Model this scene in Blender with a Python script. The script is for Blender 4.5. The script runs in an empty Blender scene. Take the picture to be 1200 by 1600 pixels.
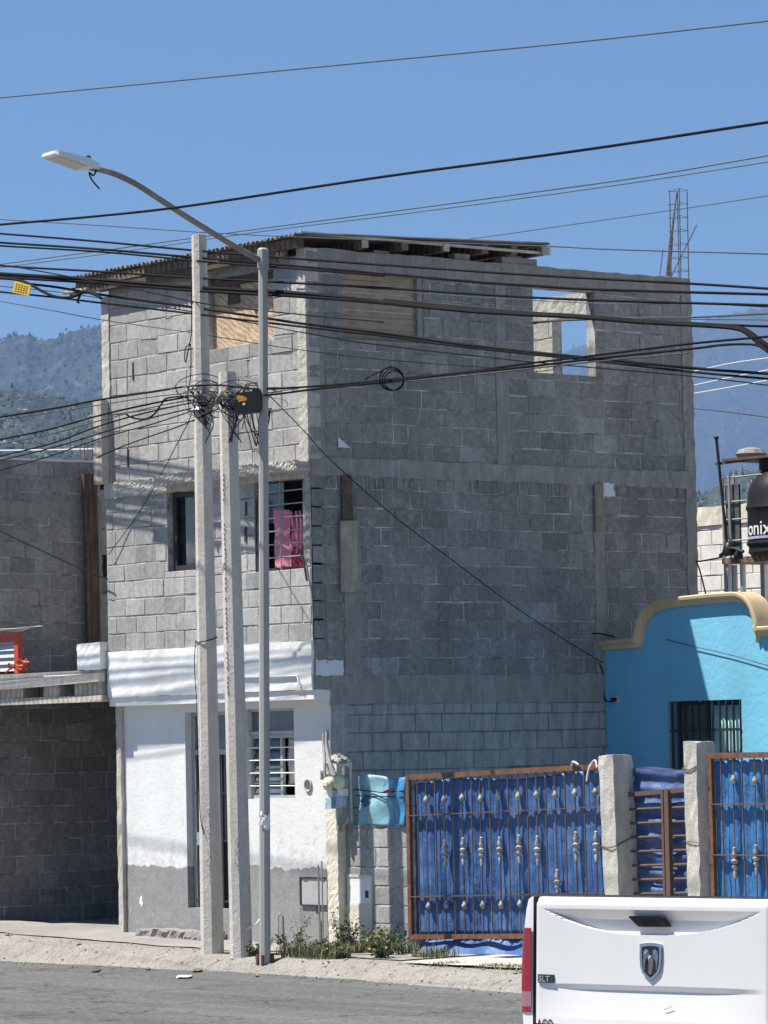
import bpy, math, random
from math import sin, cos, pi, hypot, atan, atan2, sqrt, floor
from mathutils import Vector, Matrix, noise

rnd = random.Random(11)
SC = bpy.context.scene
COL = SC.collection

HAZE = 1.0e-4; SKY = (.85, 0.0, 2.5, .05); SUN = 4.4; EXPO = 1.05
# ------------------------------------------------------------------ camera model (also used to measure the photo)
F = 6000.0; ROLL = .02; YH = 1169 - .02 * 120
PITCH = atan((YH - 800) / F)
_n = hypot(.627, .779)
RX = Vector((.627 / _n, .779 / _n, 0)); FX = Vector((-.779 / _n, .627 / _n, 0)); UZ = Vector((0, 0, 1))
FW = FX * cos(PITCH) + UZ * sin(PITCH)
_u0 = UZ * cos(PITCH) - FX * sin(PITCH)
RR = RX * cos(ROLL) - _u0 * sin(ROLL)
UU = _u0 * cos(ROLL) + RX * sin(ROLL)
def ray(px, py): return FW + RR * ((px - 600) / F) + UU * ((800 - py) / F)
CAM = ray(521, 1485) * -42.8
def at(px, py, ax, val):
    d = ray(px, py)
    return CAM + d * ((val - CAM[ax]) / d[ax])
def F1(px, py): p = at(px, py, 1, -.21); return p.x, p.z
def G0(px, py, y=0.0): p = at(px, py, 1, y); return p.x, p.z
def S0(px, py): p = at(px, py, 0, 0.0); return p.y, p.z

cam_d = bpy.data.cameras.new("camera"); cam = bpy.data.objects.new("camera", cam_d); COL.objects.link(cam)
M4 = Matrix((RR, UU, -FW)).transposed().to_4x4(); M4.translation = CAM
cam.matrix_world = M4
cam_d.sensor_fit = 'VERTICAL'; cam_d.sensor_height = 36; cam_d.lens = F / 1600 * 36
cam_d.clip_start = .5; cam_d.clip_end = 40000
SC.camera = cam

# ------------------------------------------------------------------ mesh builder
class MB:
    def __init__(s): s.v = []; s.f = []; s.m = []; s.t = []
    def add(s, vs, fs, m=0, t=.5):
        o = len(s.v); s.v += [Vector(p) for p in vs]
        for f in fs: s.f.append(tuple(o + i for i in f)); s.m.append(m); s.t.append(t)
        return s
    def box(s, x0, x1, y0, y1, z0, z1, m=0, t=.5):
        v = [(x, y, z) for x in (x0, x1) for y in (y0, y1) for z in (z0, z1)]
        return s.add(v, [(0, 1, 3, 2), (4, 6, 7, 5), (0, 4, 5, 1), (2, 3, 7, 6), (0, 2, 6, 4), (1, 5, 7, 3)], m, t)
    def beam(s, a, b, w, h, m=0, t=.5, up=(0, 0, 1)):
        a = Vector(a); b = Vector(b); d = (b - a).normalized(); sd = d.cross(Vector(up))
        if sd.length < 1e-4: sd = d.cross(Vector((1, 0, 0)))
        sd = sd.normalized() * (w / 2); u = sd.cross(d).normalized() * (h / 2)
        v = [p + sx * sd + ux * u for p in (a, b) for sx in (-1, 1) for ux in (-1, 1)]
        return s.add(v, [(0, 1, 3, 2), (4, 6, 7, 5), (0, 4, 5, 1), (2, 3, 7, 6), (0, 2, 6, 4), (1, 5, 7, 3)], m, t)
    def tube(s, pts, r, n=6, m=0, t=.5, cap=True, rot=0.0):
        pts = [Vector(p) for p in pts]; N = len(pts)
        rs = r if isinstance(r, (list, tuple)) else [r] * N
        vs = []; ref = None
        for i in range(N):
            d = (pts[min(i + 1, N - 1)] - pts[max(i - 1, 0)])
            if d.length < 1e-9: d = Vector((0, 0, 1))
            d.normalize()
            if ref is None:
                ref = d.cross(Vector((0, 0, 1)) if abs(d.z) < .9 else Vector((1, 0, 0)))
            ref = (ref - d * ref.dot(d)); ref.normalize()
            b = d.cross(ref)
            for k in range(n):
                a = 2 * pi * k / n + rot
                vs.append(pts[i] + (ref * cos(a) + b * sin(a)) * rs[i])
        fs = [(i * n + k, i * n + (k + 1) % n, (i + 1) * n + (k + 1) % n, (i + 1) * n + k) for i in range(N - 1) for k in range(n)]
        if cap: fs += [tuple(range(n))[::-1], tuple((N - 1) * n + k for k in range(n))]
        return s.add(vs, fs, m, t)
    def lathe(s, base, prof, n=10, m=0, axis=(0, 0, 1), t=.5):
        base = Vector(base); ax = Vector(axis).normalized()
        return s.tube([base + ax * h for r, h in prof], [r for r, h in prof], n, m, t)
    def prism(s, poly, fn, d0, d1, m=0, t=.5):
        n = len(poly); v = [fn(u, w, d0) for u, w in poly] + [fn(u, w, d1) for u, w in poly]
        fs = [tuple(range(n)), tuple(range(2 * n - 1, n - 1, -1))] + [(i, (i + 1) % n, n + (i + 1) % n, n + i) for i in range(n)]
        return s.add(v, fs, m, t)
    def grid(s, nu, nv, fn, m=0, t=.5, keep=None):
        v = [fn(i / nu, j / nv) for j in range(nv + 1) for i in range(nu + 1)]
        fs = [(j * (nu + 1) + i, j * (nu + 1) + i + 1, (j + 1) * (nu + 1) + i + 1, (j + 1) * (nu + 1) + i)
              for j in range(nv) for i in range(nu) if keep is None or keep((i + .5) / nu, (j + .5) / nv)]
        return s.add(v, fs, m, t)
    def build(s, name, mats, parent=None, smooth=None, local=False):
        if not isinstance(mats, (list, tuple)): mats = [mats]
        off = Vector((0, 0, 0))
        if parent is not None and not local:
            p = parent
            while p is not None: off += p.location; p = p.parent
        me = bpy.data.meshes.new(name)
        me.from_pydata([v - off for v in s.v], [], s.f)
        for mt in mats: me.materials.append(mt)
        me.polygons.foreach_set('material_index', s.m)
        a = me.attributes.new('tone', 'FLOAT', 'FACE'); a.data.foreach_set('value', s.t)
        if smooth is not None:
            me.polygons.foreach_set('use_smooth', [True] * len(me.polygons))
            if smooth: me.set_sharp_from_angle(angle=math.radians(smooth))
        me.update()
        o = bpy.data.objects.new(name, me); COL.objects.link(o)
        if parent is not None: o.parent = parent
        return o

def tag(o, label=None, cat=None, group=None, kind=None):
    if label: o['label'] = label
    if cat: o['category'] = cat
    if group: o['group'] = group
    if kind: o['kind'] = kind
    return o
def thing(name, label, cat, loc=(0, 0, 0), group=None):
    o = bpy.data.objects.new(name, None); COL.objects.link(o); o.location = loc; o.empty_display_size = .2
    return tag(o, label, cat, group)
def solid(o, th):
    md = o.modifiers.new('thickness', 'SOLIDIFY'); md.thickness = th; md.offset = 0
    return o
def smooth_path(pts, sub=6):
    pts = [Vector(p) for p in pts]
    if len(pts) < 3: 
        return [pts[0].lerp(pts[-1], i / 12) for i in range(13)]
    out = []
    P = [pts[0] * 2 - pts[1]] + pts + [pts[-1] * 2 - pts[-2]]
    for i in range(1, len(P) - 2):
        a, b, c, d = P[i - 1:i + 3]
        for k in range(sub):
            u = k / sub
            out.append(.5 * ((2 * b) + (c - a) * u + (2 * a - 5 * b + 4 * c - d) * u * u + (3 * b - a - 3 * c + d) * u ** 3))
    out.append(pts[-1])
    return out
def text_mesh(body, size, depth, fn):
    cu = bpy.data.curves.new('lettering', 'FONT'); cu.body = body; cu.size = size; cu.extrude = depth; cu.resolution_u = 3
    ob = bpy.data.objects.new('lettering', cu); COL.objects.link(ob)
    dg = bpy.context.evaluated_depsgraph_get(); dg.update()
    me = ob.evaluated_get(dg).to_mesh()
    mb = MB(); mb.add([fn(v.co.x, v.co.y, v.co.z) for v in me.vertices], [tuple(p.vertices) for p in me.polygons])
    ob.evaluated_get(dg).to_mesh_clear()
    bpy.data.objects.remove(ob); bpy.data.curves.remove(cu)
    return mb

# ------------------------------------------------------------------ materials
class NT:
    def __init__(s, name):
        s.m = bpy.data.materials.new(name); s.m.use_nodes = True; s.t = s.m.node_tree; s.n = s.t.nodes; s.l = s.t.links
        s.b = s.n['Principled BSDF']
        s.pos = s.n.new('ShaderNodeNewGeometry').outputs['Position']
    def vec(s, sc, loc=(0, 0, 0)):
        mp = s.n.new('ShaderNodeMapping'); mp.inputs['Scale'].default_value = sc if isinstance(sc, tuple) else (sc,) * 3
        mp.inputs['Location'].default_value = loc
        s.l.new(s.pos, mp.inputs['Vector']); return mp.outputs[0]
    def noise(s, sc, detail=4, rough=.55, dist=0, loc=(0, 0, 0)):
        n = s.n.new('ShaderNodeTexNoise'); n.inputs['Scale'].default_value = 1; n.inputs['Detail'].default_value = detail
        n.inputs['Roughness'].default_value = rough; n.inputs['Distortion'].default_value = dist
        s.l.new(s.vec(sc, loc), n.inputs['Vector']); return n.outputs['Fac']
    def voro(s, sc, feature='F1'):
        n = s.n.new('ShaderNodeTexVoronoi'); n.feature = feature; n.inputs['Scale'].default_value = 1
        s.l.new(s.vec(sc), n.inputs['Vector']); return n.outputs['Distance']
    def attr(s, name='tone'):
        n = s.n.new('ShaderNodeAttribute'); n.attribute_name = name; return n.outputs['Fac']
    def remap(s, x, a, b, c=0.0, d=1.0, smooth=False):
        n = s.n.new('ShaderNodeMapRange'); n.inputs['From Min'].default_value = a; n.inputs['From Max'].default_value = b
        n.inputs['To Min'].default_value = c; n.inputs['To Max'].default_value = d
        if smooth: n.interpolation_type = 'SMOOTHSTEP'
        s.l.new(x, n.inputs['Value']); return n.outputs['Result']
    def math(s, op, a, b=None):
        n = s.n.new('ShaderNodeMath'); n.operation = op
        for i, q in enumerate((a, b)):
            if q is None: continue
            if isinstance(q, (int, float)): n.inputs[i].default_value = q
            else: s.l.new(q, n.inputs[i])
        return n.outputs[0]
    def mix(s, fac, a, b, mode='MIX'):
        n = s.n.new('ShaderNodeMix'); n.data_type = 'RGBA'; n.blend_type = mode
        if isinstance(fac, (int, float)): n.inputs[0].default_value = fac
        else: s.l.new(fac, n.inputs[0])
        for i, q in ((6, a), (7, b)):
            if isinstance(q, (tuple, list)): n.inputs[i].default_value = (q[0], q[1], q[2], 1)
            else: s.l.new(q, n.inputs[i])
        return n.outputs[2]
    def scalecol(s, col, f):
        n = s.n.new('ShaderNodeVectorMath'); n.operation = 'SCALE'
        if isinstance(col, (tuple, list)): n.inputs[0].default_value = col
        else: s.l.new(col, n.inputs[0])
        s.l.new(f, n.inputs['Scale']); return n.outputs[0]
    def sep(s):
        n = s.n.new('ShaderNodeSeparateXYZ'); s.l.new(s.pos, n.inputs[0]); return n.outputs
    def wave(s, sc, dist=3, dscale=1.5, bands='X', loc=(0, 0, 0)):
        n = s.n.new('ShaderNodeTexWave'); n.inputs['Scale'].default_value = 1; n.inputs['Distortion'].default_value = dist
        n.inputs['Detail'].default_value = 3; n.inputs['Detail Scale'].default_value = dscale; n.bands_direction = bands
        s.l.new(s.vec(sc, loc), n.inputs['Vector']); return n.outputs['Fac']
    def bump(s, h, strength=.5, dist=.01):
        n = s.n.new('ShaderNodeBump'); n.inputs['Strength'].default_value = strength; n.inputs['Distance'].default_value = dist
        s.l.new(h, n.inputs['Height']); s.l.new(n.outputs[0], s.b.inputs['Normal'])
    def done(s, col, rough=.85, spec=.3, metal=0.0):
        if isinstance(col, (tuple, list)): s.b.inputs['Base Color'].default_value = (col[0], col[1], col[2], 1)
        else: s.l.new(col, s.b.inputs['Base Color'])
        if isinstance(rough, (int, float)): s.b.inputs['Roughness'].default_value = rough
        else: s.l.new(rough, s.b.inputs['Roughness'])
        s.b.inputs['Specular IOR Level'].default_value = spec; s.b.inputs['Metallic'].default_value = metal
        return s.m

def simple(name, col, rough=.7, var=.18, sc=9.0, stain=None, stain_amt=.5, bump=.25, bs=90.0, metal=0.0, spec=.3, streak=False, bdist=.004):
    t = NT(name)
    s1 = t.noise((sc, sc, sc * (.12 if streak else 1)), 5)
    c = t.scalecol(col, t.remap(s1, .28, .72, 1 - var, 1 + var))
    if stain:
        f = t.remap(t.noise(sc * .45, 6, .65, .4, (3, 1, 7)), .5, .68, 0, stain_amt)
        c = t.mix(f, c, stain)
    if bump: t.bump(t.noise(bs, 4), bump, bdist)
    return t.done(c, rough, spec, metal)

def mk_block():
    t = NT('concrete_block')
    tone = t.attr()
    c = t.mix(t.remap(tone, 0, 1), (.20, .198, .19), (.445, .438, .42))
    c = t.scalecol(c, t.remap(t.noise(14, 6, .7), .3, .7, .74, 1.24))
    c = t.scalecol(c, t.remap(t.noise(60, 3, .7), .3, .7, .80, 1.2))
    c = t.mix(t.remap(t.noise(4.5, 6, .7, .5, (8, 2, 2)), .56, .70, 0, .42), c, (.52, .52, .50))
    c = t.scalecol(c, t.remap(t.noise((2.2, 2.2, .45), 6, .65, 0, (5, 5, 1)), .3, .7, .78, 1.2))
    c = t.mix(t.remap(t.noise((26, 26, 2.2), 4, .6), .62, .74, 0, .35), c, (.5, .5, .48))
    t.bump(t.math('ADD', t.noise(160, 3, .7), t.math('MULTIPLY', t.noise(30, 3), .8)), .55, .006)
    return t.done(c, .92, .2)
def mk_mortar():
    t = NT('mortar')
    c = t.mix(t.remap(t.noise(3.3, 5, .7), .40, .62), (.215, .212, .205), (.60, .59, .565))
    c = t.scalecol(c, t.remap(t.noise(40, 4), .3, .7, .75, 1.15))
    t.bump(t.noise(60, 4), .8, .012)
    return t.done(c, .95, .1)
def mk_concrete(name, col, amt=.22, streak=True, drip=(.55, .54, .52), dr=.3):
    t = NT(name)
    c = t.scalecol(col, t.math('MULTIPLY', t.remap(t.noise((7, 7, 3), 6, .68), .28, .72, 1 - amt, 1 + amt), t.remap(t.noise(55, 3, .7), .3, .7, .84, 1.14)))
    if streak: c = t.mix(t.remap(t.noise((24, 24, .9), 4, .6), .56, .7, 0, dr), c, drip)
    c = t.mix(t.remap(t.noise(38, 3, .6, 0, (9, 3, 2)), .66, .74, 0, .7), c, (.12, .12, .12))
    t.bump(t.math('ADD', t.noise(18, 5, .7), t.math('MULTIPLY', t.noise(120, 3), .4)), .7, .02)
    return t.done(c, .93, .2)
def mk_plaster():          # white wash over grey render, with a ragged painted edge near the ground
    t = NT('white_plaster')
    z = t.sep()[2]
    w = t.scalecol((.72, .728, .715), t.remap(t.noise((2.5, 2.5, 1.2), 6, .65), .3, .7, .93, 1.04))
    w = t.mix(t.remap(t.noise((30, 30, 1.5), 4), .63, .74, 0, .22), w, (.48, .47, .45))
    g = t.scalecol((.27, .27, .268), t.remap(t.noise(5, 6, .7), .3, .7, .84, 1.13))
    g = t.mix(t.remap(t.noise(20, 4), .60, .7, 0, .35), g, (.55, .54, .52))
    edge = t.math('ADD', z, t.math('MULTIPLY', t.math('SUBTRACT', t.noise((3.2, 3.2, .7), 6, .72), .5), .22))
    w = t.mix(t.remap(t.math('ADD', t.noise((9, 9, 7), 5, .7, .3), t.remap(z, .9, 1.9, .16, -.1)), .60, .70, 0, .5), w, (.50, .495, .475))
    c = t.mix(t.remap(edge, .90, .912), g, w)
    t.bump(t.math('ADD', t.noise(22, 5, .7), t.math('MULTIPLY', t.noise(3.2, 4), 1.5)), .4, .015)
    return t.done(c, .85, .25)
def mk_wood(name, a, b, sc=(.8, 5, 5), rough=.75, dist=4, bands='X', wsc=6.0):
    t = NT(name)
    w = t.wave(sc, dist, 1.2, bands)
    c = t.mix(t.remap(w, .2, .9), a, b)
    c = t.scalecol(c, t.remap(t.noise(wsc, 5, .65), .3, .7, .75, 1.2))
    t.bump(w, .3, .004)
    return t.done(c, rough, .25)
def mk_ground(name, c1, c2, c3, s1=3.0, s2=60.0, bump=.8, bd=.02):
    t = NT(name)
    c = t.mix(t.remap(t.noise(s1, 6, .65), .35, .65), c1, c2)
    c = t.mix(t.remap(t.noise(s2, 3, .7), .53, .68), c, c3)
    c = t.scalecol(c, t.remap(t.noise(s1 * .17, 3), .3, .7, .88, 1.1))
    t.bump(t.math('ADD', t.noise(s2 * .7, 4, .7), t.math('MULTIPLY', t.noise(s1 * 3, 4), 2)), bump, bd)
    return t.done(c, .95, .15)
def mk_asphalt():
    t = NT('asphalt')
    c = t.scalecol((.128, .128, .127), t.remap(t.noise((.5, 1.1, 1), 5, .6), .3, .7, .86, 1.12))
    v = t.voro(62)
    c = t.mix(t.remap(v, .12, .34, .55, 0), c, (.30, .295, .28))
    c = t.mix(t.remap(t.noise(120, 2, .6), .55, .68, 0, .75), c, (.045, .045, .047))
    c = t.scalecol(c, t.remap(t.noise((13, 9, 9), 3, .75), .32, .68, .86, 1.14))
    c = t.scalecol(c, t.remap(t.noise((32, 20, 20), 3, .8, 0, (2, 2, 2)), .34, .66, .60, 1.40))
    c = t.mix(t.remap(t.noise((.35, 3.2, 1), 5, .7, 0, (2, 4, 0)), .6, .72, 0, .5), c, (.22, .21, .195))
    ck = t.n.new('ShaderNodeTexVoronoi'); ck.feature = 'DISTANCE_TO_EDGE'; ck.inputs['Scale'].default_value = 1
    wv = t.n.new('ShaderNodeVectorMath'); wv.operation = 'ADD'; nn = t.n.new('ShaderNodeTexNoise'); nn.inputs['Scale'].default_value = 1.1; nn.inputs['Detail'].default_value = 5
    t.l.new(t.pos, nn.inputs['Vector']); t.l.new(t.vec((.45, .30, 1)), wv.inputs[0]); t.l.new(nn.outputs['Color'], wv.inputs[1]); t.l.new(wv.outputs[0], ck.inputs['Vector'])
    c = t.mix(t.remap(ck.outputs['Distance'], .004, .016, .75, 0), c, (.04, .04, .04))
    c = t.scalecol(c, t.remap(t.noise((.06, 1.5, 1), 3, .5, 0, (7, 1, 0)), .35, .65, .86, 1.12))
    t.bump(t.math('ADD', v, t.noise(90, 3)), .7, .008)
    return t.done(c, .88, .25)
def mk_tarp(name, c1, c2, sc=3.0, spec=.4, rough=.5, loc=(0, 0, 0)):
    t = NT(name)
    c = t.mix(t.remap(t.noise((sc, sc, sc * .6), 5, .6, .3, loc), .38, .64), c1, c2)
    c = t.scalecol(c, t.remap(t.noise(11, 4), .3, .7, .82, 1.15))
    c = t.mix(t.remap(t.noise(26, 5, .7, 0, loc), .66, .74, 0, .4), c, (.35, .42, .52))
    c = t.mix(t.remap(t.noise((1.1, 1, .8), 5, .65, .8, loc), .54, .70, 0, .38), c, (.16, .25, .42))
    ck = t.n.new('ShaderNodeTexVoronoi'); ck.feature = 'DISTANCE_TO_EDGE'; ck.inputs['Scale'].default_value = 1; t.l.new(t.vec((4.5, 1, 3.0), loc), ck.inputs['Vector'])
    t.bump(t.math('ADD', t.math('ADD', t.noise(9, 5, .65, .6), t.math('MULTIPLY', t.noise(34, 3), .3)), t.math('MULTIPLY', ck.outputs['Distance'], .9)), .45, .03)
    return t.done(c, rough, spec)
def mk_rust(name, a, b, metal=.2):
    t = NT(name)
    c = t.mix(t.remap(t.noise(16, 6, .7), .4, .62), a, b)
    t.bump(t.noise(120, 4), .4, .003)
    return t.done(c, .75, .35, metal)
def glass(name, col=(.02, .025, .028), rough=.08):
    t = NT(name); t.b.inputs['Coat Weight'].default_value = .3
    return t.done(t.scalecol(col, t.remap(t.noise(4, 3), .3, .7, .7, 1.3)), rough, .6)

M = {}
M['block'] = mk_block(); M['mortar'] = mk_mortar()
M['concrete'] = mk_concrete('raw_concrete', (.29, .28, .255))
M['concrete_pale'] = mk_concrete('pale_concrete', (.50, .475, .425), .22, True, (.64, .61, .55), .35)
M['beam_mix'] = mk_concrete('beam_concrete', (.30, .295, .27), .25, True, (.44, .44, .43), .55)
M['old_render'] = mk_concrete('old_render', (.36, .36, .355), .30, True, (.50, .50, .49), .5)
M['old_joint'] = mk_concrete('old_joint', (.20, .20, .198), .3)
M['pole_concrete'] = mk_concrete('pole_concrete', (.57, .535, .475), .14, True, (.66, .62, .55), .3)
M['plaster'] = mk_plaster()
M['white_band'] = simple('white_wash', (.77, .775, .76), .85, .07, 3, (.55, .54, .51), .35, .5, 24, streak=True, bdist=.012)
M['cream'] = simple('cream_plaster', (.70, .65, .53), .85, .1, 4, (.45, .42, .36), .5, .5, 30, bdist=.012)
M['paint_patch'] = simple('paint_patch', (.68, .70, .74), .8, .05, 6)
M['plywood'] = mk_wood('plywood', (.60, .45, .31), (.42, .30, .195), (5.0, 1, 9.0), dist=7, bands='DIAGONAL')
M['plank'] = mk_wood('grey_plank', (.42, .335, .235), (.26, .205, .145), (1, 2.0, 30), dist=3, bands='Z')
M['board'] = mk_wood('weathered_board', (.36, .325, .26), (.24, .215, .17), (22, 22, 1.6), dist=4)
M['board_dark'] = mk_wood('dark_board', (.14, .10, .07), (.07, .05, .035), (22, 22, 1.6), dist=4)
M['timber'] = mk_wood('timber', (.20, .15, .105), (.11, .08, .055), (3, 12, 12), dist=4)
M['timber_pale'] = mk_wood('pale_timber', (.55, .50, .42), (.40, .35, .28), (3, 12, 12), dist=4)
M['sheet'] = simple('old_roof_sheet', (.13, .125, .12), .7, .3, 5, (.07, .055, .045), .7, .2)
M['sheet_pale'] = simple('bright_roof_sheet', (.45, .45, .44), .5, .2, 5, metal=.3)
M['asphalt'] = mk_asphalt()
M['dirt'] = mk_ground('dusty_verge', (.35, .33, .30), (.285, .265, .24), (.42, .40, .37), 5, 34, 1.0, .03)
M['pave'] = mk_ground('dusty_pavement', (.31, .296, .275), (.255, .24, .222), (.37, .36, .34), 1.8, 30, .6, .012)
M['earth'] = mk_ground('bare_earth', (.22, .19, .15), (.17, .15, .12), (.27, .25, .21), .3, 4)
M['tarp'] = mk_tarp('blue_tarp', (.034, .095, .25), (.052, .13, .315))
M['tarp_dark'] = mk_tarp('navy_tarp', (.045, .085, .20), (.085, .135, .28), 4, loc=(4, 2, 1))
M['tarp_light'] = mk_tarp('faded_tarp', (.034, .14, .35), (.06, .20, .43), 2.2, loc=(1, 7, 3))
M['rust'] = mk_rust('rust', (.22, .105, .055), (.11, .062, .045))
M['rust_dark'] = mk_rust('dark_rust', (.115, .082, .07), (.155, .09, .06))
M['cast'] = mk_rust('cast_ornament', (.44, .43, .40), (.24, .21, .19), .4)
M['galv'] = simple('galvanised_steel', (.36, .36, .335), .6, .14, 5, (.28, .27, .24), .4, .1, streak=True)
M['arm'] = simple('arm_steel', (.27, .24, .20), .6, .25, 6, (.16, .12, .09), .5, .1, metal=.3)
M['cable'] = simple('black_cable', (.009, .009, .010), .75, .1, 5, bump=0, spec=.1)
M['cable_grey'] = simple('grey_cable', (.07, .073, .077), .75, .1, 5, bump=0, spec=.15)
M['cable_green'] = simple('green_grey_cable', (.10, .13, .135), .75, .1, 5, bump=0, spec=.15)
M['cable_white'] = simple('white_cable', (.62, .62, .60), .6, .05, 5, bump=0)
M['black'] = simple('black_plastic', (.018, .018, .02), .45, .15, 12, bump=.1)
M['yellow'] = simple('yellow_tag', (.62, .42, .03), .6, .18, 30)
M['orange'] = simple('orange_print', (.75, .36, .03), .6, .1, 30)
M['white'] = simple('white_paint', (.80, .80, .79), .5, .06, 8, bump=.05)
M['greypanel'] = simple('grey_painted_panel', (.40, .40, .395), .7, .08, 8)
M['darkframe'] = simple('dark_frame', (.035, .035, .037), .5, .2, 10)
M['alu'] = simple('dull_aluminium', (.42, .43, .43), .45, .1, 9, metal=.4)
M['glass'] = glass('dark_glass'); M['glass_grey'] = glass('dusty_glass', (.10, .115, .12), .2)
M['curtain'] = simple('pale_curtain', (.62, .60, .56), .9, .1, 6)
M['curtain_aqua'] = simple('aqua_curtain', (.38, .62, .62), .9, .12, 6)
M['pink'] = simple('pink_cloth', (.72, .27, .38), .9, .15, 14, (.45, .14, .24), .6)
M['maroon'] = simple('maroon_cloth', (.25, .025, .06), .9, .15, 14)
M['bluehouse'] = simple('blue_painted_render', (.185, .51, .69), .75, .08, 2.2, (.145, .41, .56), .5, .5, 16, streak=True, bdist=.012)
M['trim'] = simple('tan_cornice', (.56, .44, .27), .8, .14, 5, (.40, .33, .22), .5, .3, 40, streak=True)
M['whiteblock'] = simple('whitewashed_block', (.72, .70, .655), .9, .12, 8, (.50, .45, .38), .5, .5, 50, bdist=.008)
M['whitejoint'] = simple('whitewashed_joint', (.40, .385, .36), .95, .2, 12)
M['red'] = simple('red_painted_steel', (.45, .07, .04), .6, .2, 12)
M['louvre'] = simple('louvre', (.45, .48, .50), .5, .12, 9)
M['meter'] = simple('meter_cream', (.70, .69, .47), .4, .08, 15, bump=0)
M['meterlabel'] = simple('meter_label', (.30, .42, .55), .4, .3, 60, (.75, .78, .8), .8, bump=0)
M['leaf'] = simple('leaf_green', (.085, .115, .04), .8, .35, 30, (.19, .185, .09), .6, bump=0)
M['leaf_dark'] = simple('leaf_dark', (.04, .07, .025), .8, .3, 30, bump=0)
M['straw'] = simple('dry_grass', (.30, .27, .16), .9, .3, 30, (.12, .14, .04), .6, bump=0)
M['stone'] = simple('rubble', (.27, .255, .235), .95, .2, 12, bump=.8, bs=30, bdist=.02)
M['rubber'] = simple('tyre_rubber', (.02, .02, .02), .85, .1, 20)
def mk_paint():
    t = NT('white_car_paint'); t.b.inputs['Coat Weight'].default_value = .3; t.b.inputs['Coat Roughness'].default_value = .05
    return t.done(t.scalecol((.655, .65, .635), t.remap(t.noise(3, 4), .3, .7, .97, 1.02)), .38, .4)
M['carpaint'] = mk_paint()
def mk_chrome():
    t = NT('chrome'); return t.done((.50, .50, .51), t.remap(t.noise(30, 2), .3, .7, .12, .22), .5, 1.0)
M['chrome'] = mk_chrome()
def mk_lamp(name, col, rough=.12):
    t = NT(name); t.b.inputs['Coat Weight'].default_value = .8; t.b.inputs['Coat Roughness'].default_value = .04
    return t.done(t.scalecol(col, t.remap(t.wave((1, 1, 60), 0, 1, 'Z'), 0, 1, .7, 1.15)), rough, .5)
M['redlens'] = mk_lamp('red_lens', (.25, .002, .006)); M['clearlens'] = mk_lamp('clear_lens', (.30, .15, .16))
M['pvc'] = simple('grey_pvc', (.27, .262, .245), .6, .1, 9, bump=0)
M['steelbar'] = simple('dull_steel_bar', (.13, .125, .125), .7, .2, 14, bump=0)
M['silver'] = simple('silver_lettering', (.55, .56, .57), .35, .08, 20, bump=0, metal=.6)
def mk_clear():
    t = NT('clear_glass'); t.b.inputs['Transmission Weight'].default_value = 1; t.b.inputs['IOR'].default_value = 1.1
    return t.done((.85, .88, .88), t.remap(t.noise(3, 2), .3, .7, .0, .04), .5)
M['glass_clear'] = mk_clear()
def mk_banner():
    t = NT('faded_banner')
    p = t.sep()
    c = t.mix(t.remap(t.noise((2.2, 2, 2.6), 4, .6), .42, .6), (.30, .52, .55), (.16, .40, .50))
    c = t.mix(t.remap(p[0], .86, 1.25, 0, 1, True), c, (.05, .22, .42))
    c = t.mix(t.remap(t.noise((7, 3, 9), 4, .7, .5), .58, .66, 0, .7), c, (.62, .70, .66))
    c = t.mix(t.remap(t.noise((13, 3, 12), 3, .7, 1, (4, 4, 4)), .63, .68, 0, .6), c, (.05, .16, .40))
    t.bump(t.noise(12, 4), .4, .02)
    return t.done(c, .55, .35)
M['banner'] = mk_banner()
def mk_hill(name, a, b, c3, speck=.12):
    t = NT(name)
    c = t.mix(t.remap(t.noise(.010, 8, .7), .40, .60), a, b)
    c = t.mix(t.remap(t.noise((.05, .05, .03), 6, .75, 0, (3, 8, 1)), .56, .66, 0, .85), c, c3)
    c = t.mix(t.remap(t.noise(speck, 3, .8, 0, (3, 1, 1)), .50, .62, 0, .9), c, (.008, .012, .010))
    c = t.mix(t.remap(t.noise(speck * 1.3, 3, .8, 0, (13, 4, 1)), .62, .70, 0, .8), c, c3)
    return t.done(c, .95, .1)
M['hill'] = mk_hill('scrub_mountain', (.022, .034, .03), (.05, .062, .052), (.15, .145, .135), .13)
M['hill_near'] = mk_hill('scrub_foothill', (.03, .044, .034), (.065, .075, .058), (.34, .33, .30), .22)
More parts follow.
